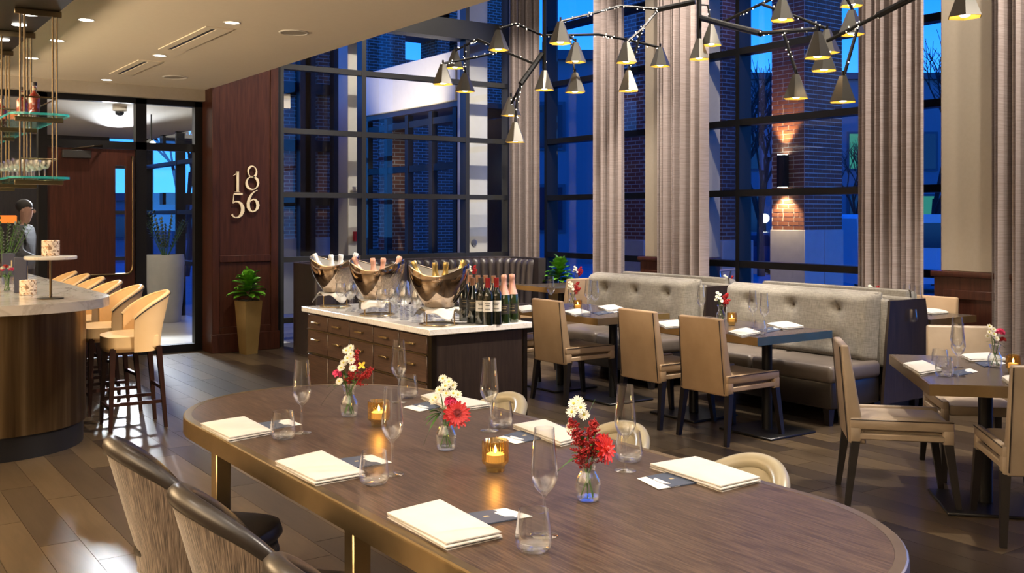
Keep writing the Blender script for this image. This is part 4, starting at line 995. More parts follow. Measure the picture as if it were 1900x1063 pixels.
chandelier('black branching chandelier with six-sided shades in the middle, hung before the brick pier',
  [([(1297, -260, B), (1297, 74, B)], .018, True), ([(1290, 3, B), (1220, 18, B + .1)], .020, True), ([(1222, 17, B + .1), (1150, 11, B), (1100, 25, B - .3), (1040, 40, B - .5)], .010, True), ([(1218, 22, B + .1), (1190, 55, B), (1164, 77, B - .1)], .010, True), ([(1190, 55, B), (1178, 100, B), (1166, 131, B)], .009, True),
   ([(1300, 33, B), (1355, 48, B - .4), (1412, 62, B - .8)], .022, True), ([(1412, 62, B - .8), (1465, 58, B - 1.1), (1518, 54, B - 1.5)], .014, True), ([(1454, 62, B - 1.0), (1478, 137, B - 1.1)], .011, True), ([(1341, 41, B - .3), (1432, -2, B - .6)], .011, True), ([(1297, 8, B), (1314, 10, B), (1318, 46, B)], .009, True), ([(1414, 8, B - .6), (1480, 32, B - .8), (1533, 53, B - .9)], .010, True)],
  [(1040, 40, B - .5), (1162, 78, B - .1), (1166, 131, B), (1297, 72, B), (1320, 46, B), (1477, 138, B - 1.15), (1517, 59, B - 1.6), (1535, 55, B - .9), (1452, -5, B - .9)], 6)
Cd = 5.8
chandelier('black branching chandelier with six-sided shades at the top right',
  [([(1990, -150, 5.0), (1685, 0, Cd - .2), (1630, 28, Cd)], .020, True), ([(1630, 28, Cd), (1535, 76, Cd + .3)], .012, True), ([(1591, 52, Cd + .1), (1566, 141, Cd)], .010, True), ([(1562, -20, Cd + .6), (1583, 20, Cd + .6)], .009, False), ([(1990, -150, 5.0), (1790, -30, 4.8)], .012, False)],
  [(1529, 85, Cd + .25), (1564, 141, Cd), (1580, 19, Cd + .4), (1580, -30, Cd + 1.0), (1790, -27, 4.75)], 7)

# ================================================================ THINGS ON THE TABLES
TZ = .7605
def flute_p():
    t = thing('champagne_flute', 'x', 'glass', group='champagne flutes')
    obj('bowl', MB().lathe([(.004, .105), (.012, .112), (.026, .128), (.035, .150), (.0365, .162), (.034, .19), (.0295, .235), (.0265, .283), (.0255, .283), (.0285, .235), (.033, .19), (.0352, .162), (.0335, .151), (.024, .130), (.010, .117), (0, .116)], 32), 'clear_glass', t, True, 70)
    obj('stem', MB().lathe([(.009, .004), (.0045, .012), (.0036, .05), (.0042, .098), (.007, .108)], 14), 'clear_glass', t, True, 70)
    obj('foot', MB().lathe([(0, 0), (.036, 0), (.0365, .0012), (.034, .0022), (.012, .005), (.006, .008)], 32), 'clear_glass', t, True, 70); return t
def tumbler_p():
    t = thing('tumbler', 'x', 'glass', group='stemless tumblers')
    obj('wall', MB().lathe([(.030, .0), (.040, .006), (.0465, .02), (.0475, .032), (.0455, .055), (.0385, .104), (.0372, .104), (.0442, .055), (.0462, .032), (.045, .021), (.038, .011), (0, .010)], 32), 'clear_glass', t, True, 70)
    obj('base', MB().lathe([(0, .0), (.030, .0)], 32), 'clear_glass', t); return t
FL = Proto(flute_p()); TU = Proto(tumbler_p())
for px, py, lab in ((560, 803, 'champagne flute beside the napkin at the far left end of the oval table'), (728, 880, 'champagne flute beside the middle napkin on our side of the oval table'), (1010, 993, 'champagne flute nearest to us on the oval table'), (740, 746, 'champagne flute across the oval table, in front of the sideboard'), (908, 799, 'champagne flute across the oval table, right of the red gerbera'), (1160, 873, 'champagne flute across the oval table, right of the dark red spray')):
    FL.put(G(px, py, TZ), 0, lab)
for px, py, lab in ((525, 814, 'stemless tumbler beside the napkin at the far left end of the oval table'), (694, 898, 'stemless tumbler beside the middle napkin on our side of the oval table'), (990, 1022, 'stemless tumbler nearest to us on the oval table'), (757, 738, 'stemless tumbler across the oval table, in front of the sideboard'), (930, 793, 'stemless tumbler across the oval table, right of the red gerbera'), (1167, 856, 'stemless tumbler across the oval table, right of the dark red spray')):
    TU.put(G(px, py, TZ), 0, lab)

def quad_slab(q, z0, z1, shrink=0.0, bow=0.0, n=10):
    c = sum((Vector(p) for p in q), Vector((0, 0, 0)))/4
    q = [Vector(p) + (c - Vector(p)).normalized()*shrink for p in q]
    def at(u, v): return (q[0]*(1-u) + q[1]*u)*(1-v) + (q[3]*(1-u) + q[2]*u)*v
    mb = MB()
    def ft(u, v):
        p = at(u, v); e = min(1, 12*min(u, 1-u, v, 1-v)); return (p.x, p.y, z0 + (z1 - z0)*(.35 + .65*math.sqrt(e)) + bow*math.sin(PI*u)*math.sin(PI*v))
    mb.surf(ft, n, n)
    mb.surf(lambda u, v: (at(v, u).x, at(v, u).y, z0), 2, 2)
    rim_ = [(0, 1), (1, 2), (2, 3), (3, 0)]
    for a, b2 in rim_:
        mb.add([(q[a].x, q[a].y, z0), (q[b2].x, q[b2].y, z0), (q[b2].x, q[b2].y, z0 + (z1-z0)*.36), (q[a].x, q[a].y, z0 + (z1-z0)*.36)], [(0, 1, 2, 3)])
    return mb
def napkin(label, px4, z=TZ, group='folded white napkins'):
    q = [G(*p, z + .012) for p in px4]; c = sum(q, Vector((0, 0, 0)))/4; c.z = z
    t = thing('napkin', label, 'napkin', c, group=group); ql = [Vector((p.x - c.x, p.y - c.y, 0)) for p in q]
    for k, (z0, z1, sh) in enumerate(((0, .007, .004), (.007, .015, .0), (.014, .024, .003))):
        qq = [p + Vector((.004*math.sin(k*2.1 + i), .004*math.cos(k*1.3 + i), 0)) for i, p in enumerate(ql)]
        obj('fold', quad_slab(qq, z0, z1, sh, .004 if k == 2 else 0, 12), 'linen', t, True, 50)
    return t
napkin('folded white napkin at the far left end of the oval table', [(372, 787), (455, 774), (505, 800), (425, 815)])
napkin('folded white napkin, middle one on our side of the oval table', [(510, 857), (598, 837), (678, 878), (585, 895)])
napkin('folded white napkin nearest to us on the oval table', [(717, 953), (817, 928), (932, 990), (828, 1013)])
napkin('folded white napkin across the oval table, behind the red gerbera', [(780, 735), (806, 729), (912, 750), (838, 761)])
napkin('folded white napkin across the oval table, left of the dark red spray', [(951, 789), (1010, 779), (1082, 812), (1040, 823)])
napkin('folded white napkin across the oval table, right of the dark red spray', [(1205, 862), (1290, 848), (1412, 888), (1338, 906)])
def card(label, px4, white, z=TZ, group='navy menu cards with a white insert'):
    q = [G(*p, z + .003) for p in px4]; c = sum(q, Vector((0, 0, 0)))/4; c.z = z
    q = [Vector((p.x - c.x, p.y - c.y, 0)) for p in q]      # q0 -> q1 runs along the card's length
    t = thing('menu_card', label, 'card', c, group=group)
    def sub(a, b2): return [q[0].lerp(q[1], a), q[0].lerp(q[1], b2), q[3].lerp(q[2], b2), q[3].lerp(q[2], a)]
    def flat(p4, z0, z1): return MB().hexa([(p.x, p.y, z0) for p in p4], [(p.x, p.y, z1) for p in p4])
    a0, a1, w0, w1 = (0, .72, .5, 1) if white == 'end' else (.28, 1, 0, .5)
    obj('sleeve', flat(sub(a0, a1), .0, .0035), 'navy_card', t, False)
    obj('insert', flat(sub(w0, w1), .0012, .0024), 'white_card', t, False)
    s0, s1 = (.60, .72) if white == 'end' else (.28, .40)
    m4 = [q[0].lerp(q[1], s0).lerp(q[3].lerp(q[2], s0), .3), q[0].lerp(q[1], s1).lerp(q[3].lerp(q[2], s1), .2), q[0].lerp(q[1], s1).lerp(q[3].lerp(q[2], s1), .8), q[0].lerp(q[1], s0).lerp(q[3].lerp(q[2], s0), .7)]
    obj('thumb_notch', flat(m4, .0034, .0038), 'white_card', t, False)
    pm_ = (.3 if white == 'end' else .62); pp = [q[0].lerp(q[1], pm_).lerp(q[3].lerp(q[2], pm_), .42), q[0].lerp(q[1], pm_ + .1).lerp(q[3].lerp(q[2], pm_ + .1), .42), q[0].lerp(q[1], pm_ + .1).lerp(q[3].lerp(q[2], pm_ + .1), .5), q[0].lerp(q[1], pm_).lerp(q[3].lerp(q[2], pm_), .5)]
    obj('print', flat(pp, .0034, .0038), 'print_gold', t, False); return t
card('navy menu card at the far left end of the oval table', [(470, 786), (535, 777), (560, 787), (495, 797)], 'end')
card('navy menu card by the middle napkin on our side of the oval table', [(622, 852), (690, 843), (727, 857), (655, 868)], 'end')
card('navy menu card nearest to us on the oval table', [(848, 955), (938, 942), (988, 957), (896, 973)], 'end')
card('navy menu card across the oval table, left of the red gerbera', [(748, 755), (806, 742), (838, 750), (778, 763)], 'start')
card('navy menu card across the oval table, left of the dark red spray', [(920, 812), (968, 798), (1018, 810), (957, 823)], 'start')
card('navy menu card across the oval table, right of the dark red spray', [(1182, 887), (1240, 876), (1302, 894), (1222, 907)], 'start')

def candle_p(name, r_=.043):
    t = thing(name, 'x', 'candle', group='amber glass candle holders')
    rib = lambda a, z: 1 + (.035*math.cos(26*a) if .025 < z < .1 else 0)
    s = r_/.043
    obj('holder', MB().lathe([(0, 0), (.030*s, 0), (.031*s, .012), (.033*s, .020), (.041*s, .027), (.043*s, .034), (.043*s, .098), (.042*s, .101), (.0395*s, .100), (.040*s, .036), (.030*s, .03), (0, .029)], 104, (0, 0, 0), rib), 'amber_glass', t, True, 80)
    obj('wax', MB().lathe([(0, .030), (.030*s, .030), (.030*s, .055), (.026*s, .057), (0, .054)], 20), 'wax', t)
    obj('flame', MB().lathe([(0, .058), (.004, .062), (.0055, .068), (.003, .078), (0, .086)], 10), 'flame', t); return t
CA = Proto(candle_p('candle_holder'))
for px, py, lab in ((703, 790, 'ribbed amber candle holder between the first two vases on the oval table'), (919, 873, 'ribbed amber candle holder in the middle of the oval table')):
    p = G(px, py, TZ); CA.put(p, 0, lab)
    l = bpy.data.lights.new('candle_glow', 'POINT'); l.energy = .55; l.color = (1, .55, .2); l.shadow_soft_size = .012; o = bpy.data.objects.new('candle_glow', l); COL.objects.link(o); o.location = p + Vector((0, 0, .095))

# ---------------- flowers
def petal_ring(mb, c, ax, r0, r1, n_, w, lift, ph=0.0):
    ax = Vector(ax).normalized(); a_ = ax.orthogonal().normalized(); b_ = ax.cross(a_)
    for k in range(n_):
        th = 2*PI*k/n_ + ph + random.uniform(-.08, .08); d = a_*math.cos(th) + b_*math.sin(th); s = ax.cross(d); rr = r1*random.uniform(.88, 1.06)
        P_ = [(r0, .35*w, 0), (r0 + (rr - r0)*.55, w, lift*.6), (rr*.93, w*.62, lift), (rr, 0, lift*.95)]
        vs = []
        for q, ww, lf in P_:
            vs.append(c + d*q + s*ww*.5 + ax*lf); vs.append(c + d*q - s*ww*.5 + ax*lf)
        for q, ww, lf in P_: vs.append(c + d*q + ax*(lf - .12*w))
        mb.add(vs, [(0, 2, 9, 8), (8, 9, 3, 1), (2, 4, 10, 9), (9, 10, 5, 3), (4, 6, 11, 10), (10, 11, 7, 5)])
def daisy(t, c, ax, r=.016):
    c = Vector(c); mb = MB(); petal_ring(mb, c, ax, .003, r, 15, .0052, .003); petal_ring(mb, c + Vector(ax)*.002, ax, .002, r*.72, 11, .0045, .004, .2)
    o = obj('daisy', mb, 'petal_white', t, True, 60); e = MB().ball(c + Vector(ax)*.003, .0045, 7, 4); obj('daisy_eye', e, 'daisy_eye', o)
def gerbera(t, c, ax, r, mat, n_=22):
    c = Vector(c); ax = Vector(ax).normalized(); mb = MB(); petal_ring(mb, c, ax, .006, r, n_, .0125, -.004); petal_ring(mb, c + ax*.004, ax, .005, r*.82, n_, .011, .004, .14)
    o = obj('gerbera', mb, mat, t, True, 60); e = MB()
    petal_ring(e, c + ax*.006, ax, .001, r*.32, 22, .004, .006); e.ball(c + ax*.004, r*.2, 10, 5); obj('gerbera_eye', e, 'gerbera_eye' if mat == 'petal_red' else mat, o)
def carnation(t, c, r, mat, mat2=None):
    c = Vector(c); mb = MB()
    for k in range(30):
        d = Vector((random.gauss(0, 1), random.gauss(0, 1), abs(random.gauss(0, 1)))).normalized(); petal_ring(mb, c + d*r*.55, d, .0, r*.42, 5, r*.34, r*.12, random.random()*6)
    obj('carnation', mb, mat, t, True, 60)
def spray(t, base, tip, wid, n_, mat, rb=.0026):
    base, tip = Vector(base), Vector(tip); ax = tip - base; mb = MB(); st = MB(); a_ = ax.orthogonal().normalized(); b_ = ax.normalized().cross(a_)
    for k in range(n_):
        f = random.random()**.8; th = random.uniform(0, 2*PI); d = (a_*math.cos(th) + b_*math.sin(th)); L = wid*(1 - f*.85)*random.uniform(.35, 1.1)
        p0 = base + ax*f*.9; p1 = p0 + d*L + ax.normalized()*L*.7; st.tube([p0, p1], .0006, 3, False)
        for j in range(7):
            q = p0.lerp(p1, .25 + .75*j/6) + Vector((random.uniform(-1, 1), random.uniform(-1, 1), random.uniform(-1, 1)))*.004
            mb.ball(q, rb*random.uniform(.7, 1.25), 5, 3)
    o = tag(obj('berry_spray', mb, mat, t, True, 80), kind='stuff'); obj('spray_stem', st.tube([base, tip], .0012, 5), mat, t)
def leafblade(t, p0, d, L, w, mat='leaf_green', droop=.4, name='leaf'):
    p0 = Vector(p0); d = Vector(d).normalized(); s = d.cross(Vector((0, 0, 1)))
    if s.length < .05: s = Vector((1, 0, 0))
    s.normalize(); up = s.cross(d)
    def fn(u, v):
        wv = w*math.sin(PI*min(1, u*.92 + .06))**.8*(v - .5); p = p0 + d*(L*u) + s*wv - Vector((0, 0, 1))*droop*L*u*u + up*abs(v - .5)*w*.25; return tuple(p)
    return obj(name, MB().surf(fn, 8, 4), mat, t, True, 80)
def vase(t, s=1.0):
    pr = [(.026, 0), (.031, .002), (.0345, .014), (.0385, .045), (.036, .062), (.024, .084), (.0205, .093), (.0225, .106), (.0325, .130)]
    g = pr + [(r_ - .0022, z) for r_, z in pr[::-1] if z > .01] + [(0, .012)]
    obj('vase', MB().lathe([(r_*s, z*s) for r_, z in g], 32), 'clear_glass', t, True, 70)
    obj('vase_base', MB().lathe([(0, 0), (.026*s, 0), (.030*s, .004), (.029*s, .010), (0, .011)], 28), 'clear_glass', t)
    obj('water', MB().lathe([(0, .0715*s), (.0285*s, .0715*s), (.036*s, .045*s), (.0325*s, .016*s)], 24), 'water', t)
def stems(t, tips, s=1.0):
    for i, tp in enumerate(tips):
        a = i*2.4; b0 = Vector((.02*s*math.cos(a), .02*s*math.sin(a), .014*s)); nk = Vector((.010*s*math.cos(a + 2.6), .010*s*math.sin(a + 2.6), .095*s))
        obj('stem', MB().tube([b0, nk, Vector(tp)], .0021*s, 6), 'stem_green', t)
RT = Vector((*rt, 0)); FW = Vector((*fw, 0)); UP = Vector((0, 0, 1))
def L_(r_, u, f=0): return RT*r_ + UP*u + FW*f      # right / up / away, in metres from the vase foot
def bouquet(label, loc, kind, s=1.0):
    t = thing('flower_vase', label, 'flowers', loc, group='small glass vases of cut flowers')
    vase(t, s)
    cam_ax = -FW*.9 + UP*.35
    def sc_(v): return v*s
    if kind == 0:
        tips = [L_(-.02, .2), L_(.03, .2), L_(.0, .23, .01), L_(.05, .17), L_(-.04, .17)]; stems(t, [sc_(x_) for x_ in tips], s)
        for a, b2, f in ((-.012, .275, 0), (.008, .262, -.01), (-.004, .245, -.02), (.012, .235, -.02), (-.022, .225, -.01), (.004, .285, .01), (-.03, .205, -.02), (.020, .205, -.03), (-.036, .15, -.03)): daisy(t, sc_(L_(a, b2, f)), cam_ax + L_(a*6, .3), .018*s)
        carnation(t, sc_(L_(-.052, .175)), .028*s, 'petal_pink')
        spray(t, sc_(L_(.015, .14)), sc_(L_(.035, .285)), .045*s, 55, 'petal_crimson', .0032*s); spray(t, sc_(L_(.02, .13)), sc_(L_(.105, .205)), .04*s, 50, 'petal_crimson', .0032*s); spray(t, sc_(L_(.0, .13)), sc_(L_(.01, .19)), .04*s, 36, 'petal_crimson', .003*s)
        mb = MB(); petal_ring(mb, sc_(L_(.055, .215, -.02)), cam_ax, .0, .02*s, 4, .012*s, .004); obj('yellow_petals', mb, 'petal_yellow', t)
        for d in ((-.6, .35), (-.9, .1), (-.3, .8), (.2, .6)): leafblade(t, sc_(L_(-.02, .14)), L_(*d), .075*s, .011*s)
        leafblade(t, sc_(L_(-.02, .135)), L_(-.8, -.1), .10*s, .007*s, droop=.8)
        for k in range(12): leafblade(t, sc_(L_(-.02 + .006*(k % 5), .13 + .008*(k % 6))), L_(-.7 + .14*k, .3 + .1*(k % 4), -.5 + .2*(k % 4)), .055*s, .012*s)
    elif kind == 1:
        tips = [L_(.0, .2), L_(.03, .15), L_(-.02, .2), L_(.02, .2)]; stems(t, [sc_(x_) for x_ in tips], s)
        for a, b2, f in ((-.012, .255, 0), (.010, .245, -.01), (-.002, .232, -.02), (.024, .23, 0), (-.024, .215, -.01), (.002, .205, -.02), (.026, .205, -.02), (.042, .198, -.01), (-.036, .19, -.02), (-.044, .18, -.02)): daisy(t, sc_(L_(a, b2, f)), cam_ax + L_(a*6, .3), .018*s)
        carnation(t, sc_(L_(.016, .172, -.01)), .03*s, 'petal_pink'); carnation(t, sc_(L_(.035, .155, .01)), .022*s, 'petal_pink')
        gerbera(t, sc_(L_(.04, .135, -.03)), -FW*.85 + RT*.25 + UP*.35, .052*s, 'petal_red', 24)
        for k in range(9): leafblade(t, sc_(L_(-.02, .13)), L_(-.3 - .1*(k % 4), -.2 + .12*k, -.3 + .1*(k % 3)), .06*s, .012*s, 'leaf_green', .5)
        leafblade(t, sc_(L_(-.025, .12)), L_(-.4, -.3), .07*s, .010*s, droop=.9)
    elif kind == 2:
        tips = [L_(-.03, .2), L_(.02, .2), L_(.04, .15), L_(.0, .2)]; stems(t, [sc_(x_) for x_ in tips], s)
        for a, b2, f in ((-.042, .285, 0), (-.022, .275, -.01), (-.048, .262, -.01), (-.03, .29, .01), (-.012, .252, .0), (-.05, .215, 0)): daisy(t, sc_(L_(a, b2, f)), cam_ax + L_(a*6, .3), .019*s)
        spray(t, sc_(L_(.0, .12)), sc_(L_(-.055, .25)), .05*s, 70, 'petal_crimson', .003*s); spray(t, sc_(L_(.0, .12)), sc_(L_(.02, .245)), .055*s, 70, 'petal_crimson', .003*s); spray(t, sc_(L_(.0, .10)), sc_(L_(.06, .20)), .05*s, 50, 'petal_crimson', .003*s); spray(t, sc_(L_(-.005, .09)), sc_(L_(-.02, .19)), .045*s, 60, 'petal_crimson', .003*s)
        gerbera(t, sc_(L_(.05, .16, -.03)), RT*.75 - FW*.55 + UP*.25, .05*s, 'petal_orange', 14)
        carnation(t, sc_(L_(.035, .18, .01)), .02*s, 'petal_pink')
        for k in range(10): leafblade(t, sc_(L_(-.02 + .008*(k % 5), .12 + .01*(k % 6))), L_(-.6 + .13*k, .35 + .1*(k % 4), -.5 + .2*(k % 4)), .06*s, .012*s)
        leafblade(t, sc_(L_(-.01, .13)), L_(-.8, -.1), .08*s, .016*s, droop=.45); leafblade(t, sc_(L_(.0, .25)), L_(.35, .9), .06*s, .006*s, droop=.1)
    else:
        tips = [L_(-.02, .19), L_(.03, .18), L_(.0, .2)]; stems(t, [sc_(x_) for x_ in tips], s)
        for a, b2, f in ((-.03, .23, 0), (-.012, .215, -.01), (-.035, .20, -.01), (-.015, .19, -.02), (-.04, .175, 0), (.0, .165, -.02)): daisy(t, sc_(L_(a, b2, f)), cam_ax + L_(a*6, .3), .016*s)
        if kind == 3:
            spray(t, sc_(L_(.01, .12)), sc_(L_(.055, .24)), .05*s, 50, 'petal_red', .0038*s); spray(t, sc_(L_(.01, .12)), sc_(L_(.075, .18)), .035*s, 30, 'petal_red', .0038*s)
        else:
            carnation(t, sc_(L_(.03, .195)), .034*s, 'petal_pink'); carnation(t, sc_(L_(.045, .155)), .024*s, 'petal_crimson')
        for d in ((-.6, .3), (.7, .2), (-.3, .8), (.8, -.1)): leafblade(t, sc_(L_(0, .14)), L_(*d), .06*s, .010*s)
    return t
bouquet('glass vase with daisies and a dark red plume, far end of the oval table', G(648, 772, TZ), 0)
bouquet('glass vase with a large red gerbera and white daisies on the oval table', G(828, 834, TZ), 1)
bouquet('glass vase with a dark red berry spray on the oval table', G(1091, 928, TZ), 2)
CZ = .7505
bouquet('small vase of red plumes and white flowers on the first booth table', G(1063, 569, CZ), 3)
bouquet('small vase of red plumes and white flowers on the second booth table', G(1338, 596, CZ), 3)
bouquet('small vase of pink and white flowers on the angled table at the right', G(1846, 682, CZ), 4)
p = onX(1350, 545, 7.85); bouquet('small vase of red flowers on the window table behind the first booth', (p.x, p.y, CZ), 3)
p = onX(1620, 545, 7.75); bouquet('small vase of red flowers just showing above the second booth', (p.x, p.y, CZ), 3)
p = G(1092, 530, CZ); bouquet('small vase of red and white flowers on the window table by the potted fig', (7.75, 9.7, CZ), 3)
bouquet('small vase of red flowers on the table in the banquette corner', (6.86, 10.72, CZ), 3)

# ---------------- settings on the booth tables
for px, py, lab in ((1092, 578, 'champagne flute on the first booth table, left one of the close pair'), (1104, 581, 'champagne flute on the first booth table, right one of the close pair'), (1022, 568, 'champagne flute on the first booth table, left of the red plumes'), (1397, 607, 'champagne flute on the second booth table, nearer the booth'), (1418, 614, 'champagne flute on the second booth table, nearer the table corner'), (1301, 592, 'champagne flute on the second booth table, showing above a chair back'), (1778, 698, 'champagne flute on the angled table at the right, in front'), (1776, 681, 'champagne flute on the angled table at the right, behind the other'), (1683, 590, 'champagne flute on the window table, beside the dark booth end'), (1703, 593, 'champagne flute on the window table, right of its twin')):
    FL.put(G(px, py, CZ), 0, lab)
for px, py, lab in ((1088, 586, 'small tumbler on the first booth table'), (1410, 621, 'small tumbler on the second booth table'), (1752, 699, 'stemless tumbler at the front of the angled right-hand table'), (1744, 682, 'stemless tumbler further back on the angled right-hand table'), (1692, 597, 'small tumbler on the window table beside the dark booth end')):
    TU.put(G(px, py, CZ), 0, lab)
for q, lab in (([(1675, 675), (1712, 670), (1748, 686), (1706, 693)], 'folded white napkin at the left of the angled right-hand table'), ([(1782, 659), (1836, 656), (1870, 667), (1800, 668)], 'folded white napkin across the angled right-hand table'), ([(1858, 700), (1900, 696), (1940, 712), (1874, 712)], 'folded white napkin cut by the right edge of the photo'),
               ([(1046, 578), (1074, 573), (1096, 580), (1066, 585)], 'folded white napkin on the first booth table, by the chair'), ([(1108, 569), (1140, 566), (1160, 573), (1128, 577)], 'folded white napkin on the first booth table, by the booth'), ([(1350, 616), (1385, 609), (1412, 617), (1376, 624)], 'folded white napkin on the second booth table, by the chair'), ([(1422, 601), (1460, 597), (1492, 606), (1452, 610)], 'folded white napkin on the second booth table, by the booth'), ([(1215, 598), (1260, 595), (1282, 604), (1235, 608)], 'folded white napkin on the second booth table, between two chairs'), ([(1700, 574), (1735, 573), (1760, 579), (1728, 582)], 'folded white napkin on the window table'), ([(955, 570), (985, 567), (1000, 574), (968, 578)], 'folded white napkin on the first booth table, beside the wine bottles')):
    napkin(lab, q, CZ)
for q, lab in (([(1762, 690), (1800, 683), (1815, 689), (1778, 697)], 'navy menu card at the front of the angled right-hand table'), ([(1808, 672), (1850, 668), (1868, 674), (1826, 680)], 'navy menu card across the angled right-hand table'), ([(1098, 580), (1140, 574), (1150, 578), (1110, 584)], 'navy menu card on the first booth table'), ([(1405, 612), (1445, 604), (1462, 609), (1422, 617)], 'navy menu card on the second booth table')):
    card(lab, q, 'end', CZ)
CB = Proto(candle_p('candle_holder', .036))
for px, py, lab in ((1072, 577, 'small amber candle holder on the first booth table'), (1358, 604, 'small amber candle holder on the second booth table'), (1880, 693, 'small amber candle holder on the angled right-hand table')):
    CB.put(G(px, py, CZ), 0, lab)

# ---------------- sideboard: buckets, stands, bottles, glasses
WZ = .9005
def bucket(label, loc, rz):
    t = thing('ice_bucket', label, 'ice bucket', loc, rz, 'polished champagne buckets')
    def P(u, v, off):
        th = (2*PI*u) % (2*PI); c2 = math.cos(2*th); top = .245 + .030*c2 + .012*math.sin(th)
        z = top*v; f = math.sin(PI/2*min(1, v*1.08))
        r = .088 + .098*f - off; pinch = 1 - .08*v**1.5*(math.exp(-((th - PI*.72)/.3)**2) + math.exp(-((th - PI*1.28)/.3)**2) + math.exp(-((th - PI*.28)/.3)**2) + math.exp(-((th - PI*1.72)/.3)**2))
        return (r*1.06*math.cos(th)*pinch, r*.95*math.sin(th)*pinch, z)
    obj('outer_wall', MB().surf(lambda u, v: P(u, v, 0), 72, 18, True), 'bucket_metal', t, True, 80)
    obj('inner_wall', MB().surf(lambda u, v: P(-u, v, .006), 72, 18, True), 'bucket_inside', t, True, 80)
    obj('lip', MB().tube([tuple((Vector(P(k/72, 1, 0)) + Vector(P(k/72, 1, .006)))/2) for k in range(73)], .0045, 6, False), 'bucket_metal', t)
    obj('bottom', MB().lathe([(0, .004), (.078, .004)], 36), 'bucket_inside', t); return t
def stand(label, loc):
    t = thing('bucket_stand', label, 'stand', loc, R(20), 'wire bucket stands'); r_ = .125
    ring = lambda z: [(r_*math.cos(a), r_*math.sin(a), z) for a in [2*PI*k/36 for k in range(37)]]
    obj('top_ring', MB().tube(ring(.10), .004, 6, False), 'brass', t); obj('bottom_ring', MB().tube(ring(.004), .004, 6, False), 'brass', t)
    for k in range(4): a = k*PI/2; obj('post', MB().tube([(r_*math.cos(a), r_*math.sin(a), .004), (r_*math.cos(a), r_*math.sin(a), .10)], .004, 6), 'brass', t)
    return t
def cloth(label, loc, seed):
    r_ = random.Random(seed); ph = r_.uniform(0, 6)
    def fn(u, v):
        th = 2*PI*u; rad = v*(.148 + .022*math.cos(3*th + ph) + .012*math.cos(7*th)); over = max(0, rad - .128); dz = .006*math.sin(5*th + ph)*v - over*1.3
        return (rad*math.cos(th), rad*math.sin(th), .006 + dz + (.004*math.sin(9*th)*v))
    def fb(u, v): p = fn(-u, v); return (p[0], p[1], p[2] - .005)
    return tag(obj('linen_cloth', MB().surf(fn, 60, 12, True).surf(fb, 60, 12, True), 'linen', None, True, 80, loc=loc), label, 'cloth', 'white cloths under the buckets')
bsp = [((3.36, 7.21), 'nearest the wood wall', 'white_foil'), ((3.32, 6.43), 'in the middle', 'rose_foil'), ((3.35, 5.62), 'nearest to us', 'gold_foil')]
bpos = []
def bottle_mesh(kind):
    if kind == 'bordeaux': return [(0, 0), (.036, 0), (.0375, .004), (.0375, .185), (.034, .205), (.018, .225), (.0145, .24), (.0140, .30), (0, .30)]
    if kind == 'burgundy': return [(0, 0), (.039, 0), (.041, .004), (.041, .145), (.036, .18), (.022, .22), (.0155, .25), (.0145, .295), (0, .295)]
    return [(0, 0), (.042, 0), (.0435, .004), (.0435, .145), (.038, .185), (.024, .225), (.017, .255), (.0160, .31), (0, .31)]
def bottle(label, loc, kind, foil, lab, group, tilt=None, glassm='bottle_glass', cat='bottle'):
    t = thing('wine_bottle' if kind != 'champagne' else 'champagne_bottle', label, cat, loc, random.uniform(0, 1), group)
    pr = bottle_mesh(kind); obj('bottle_body', MB().lathe(pr, 24), glassm, t, True, 50)
    zt = pr[-1][1]
    if kind == 'champagne': obj('foil', MB().lathe([(.0385, .186), (.0245, .225), (.0178, .255), (.0175, .285), (.0195, .29), (.0200, .305), (.017, .316), (0, .318)], 20), foil, t, True, 50)
    else: obj('capsule', MB().lathe([(.0162, zt - .062), (.0158, zt - .02), (.0165, zt - .018), (.0165, zt + .001), (0, zt + .002)], 20), foil, t, True, 50)
    if lab:
        R0 = .0378 if kind == 'bordeaux' else (.0413 if kind == 'burgundy' else .0438)
        z0, z1 = (.085, .155) if kind != 'champagne' else (.06, .125)
        a0 = math.atan2(-fw[1], -fw[0]) - t.rotation_euler.z
        obj('label_front', MB().surf(lambda u, v: (R0*math.cos(a0 - 1.0 + 2.0*u), R0*math.sin(a0 - 1.0 + 2.0*u), z0 + (z1 - z0)*v), 12, 1), lab, t)
        for k, (zz, hw) in enumerate(((z1 - .018, .5), (z1 - .03, .35), (z0 + .015, .45))):
            obj('label_print', MB().surf(lambda u, v: ((R0 + .0004)*math.cos(a0 - hw + 2*hw*u), (R0 + .0004)*math.sin(a0 - hw + 2*hw*u), zz + .004*v), 8, 1), 'dark_label' if lab == 'paper_label' else 'print_gold', t)
    if tilt: t.rotation_euler = tilt
    return t
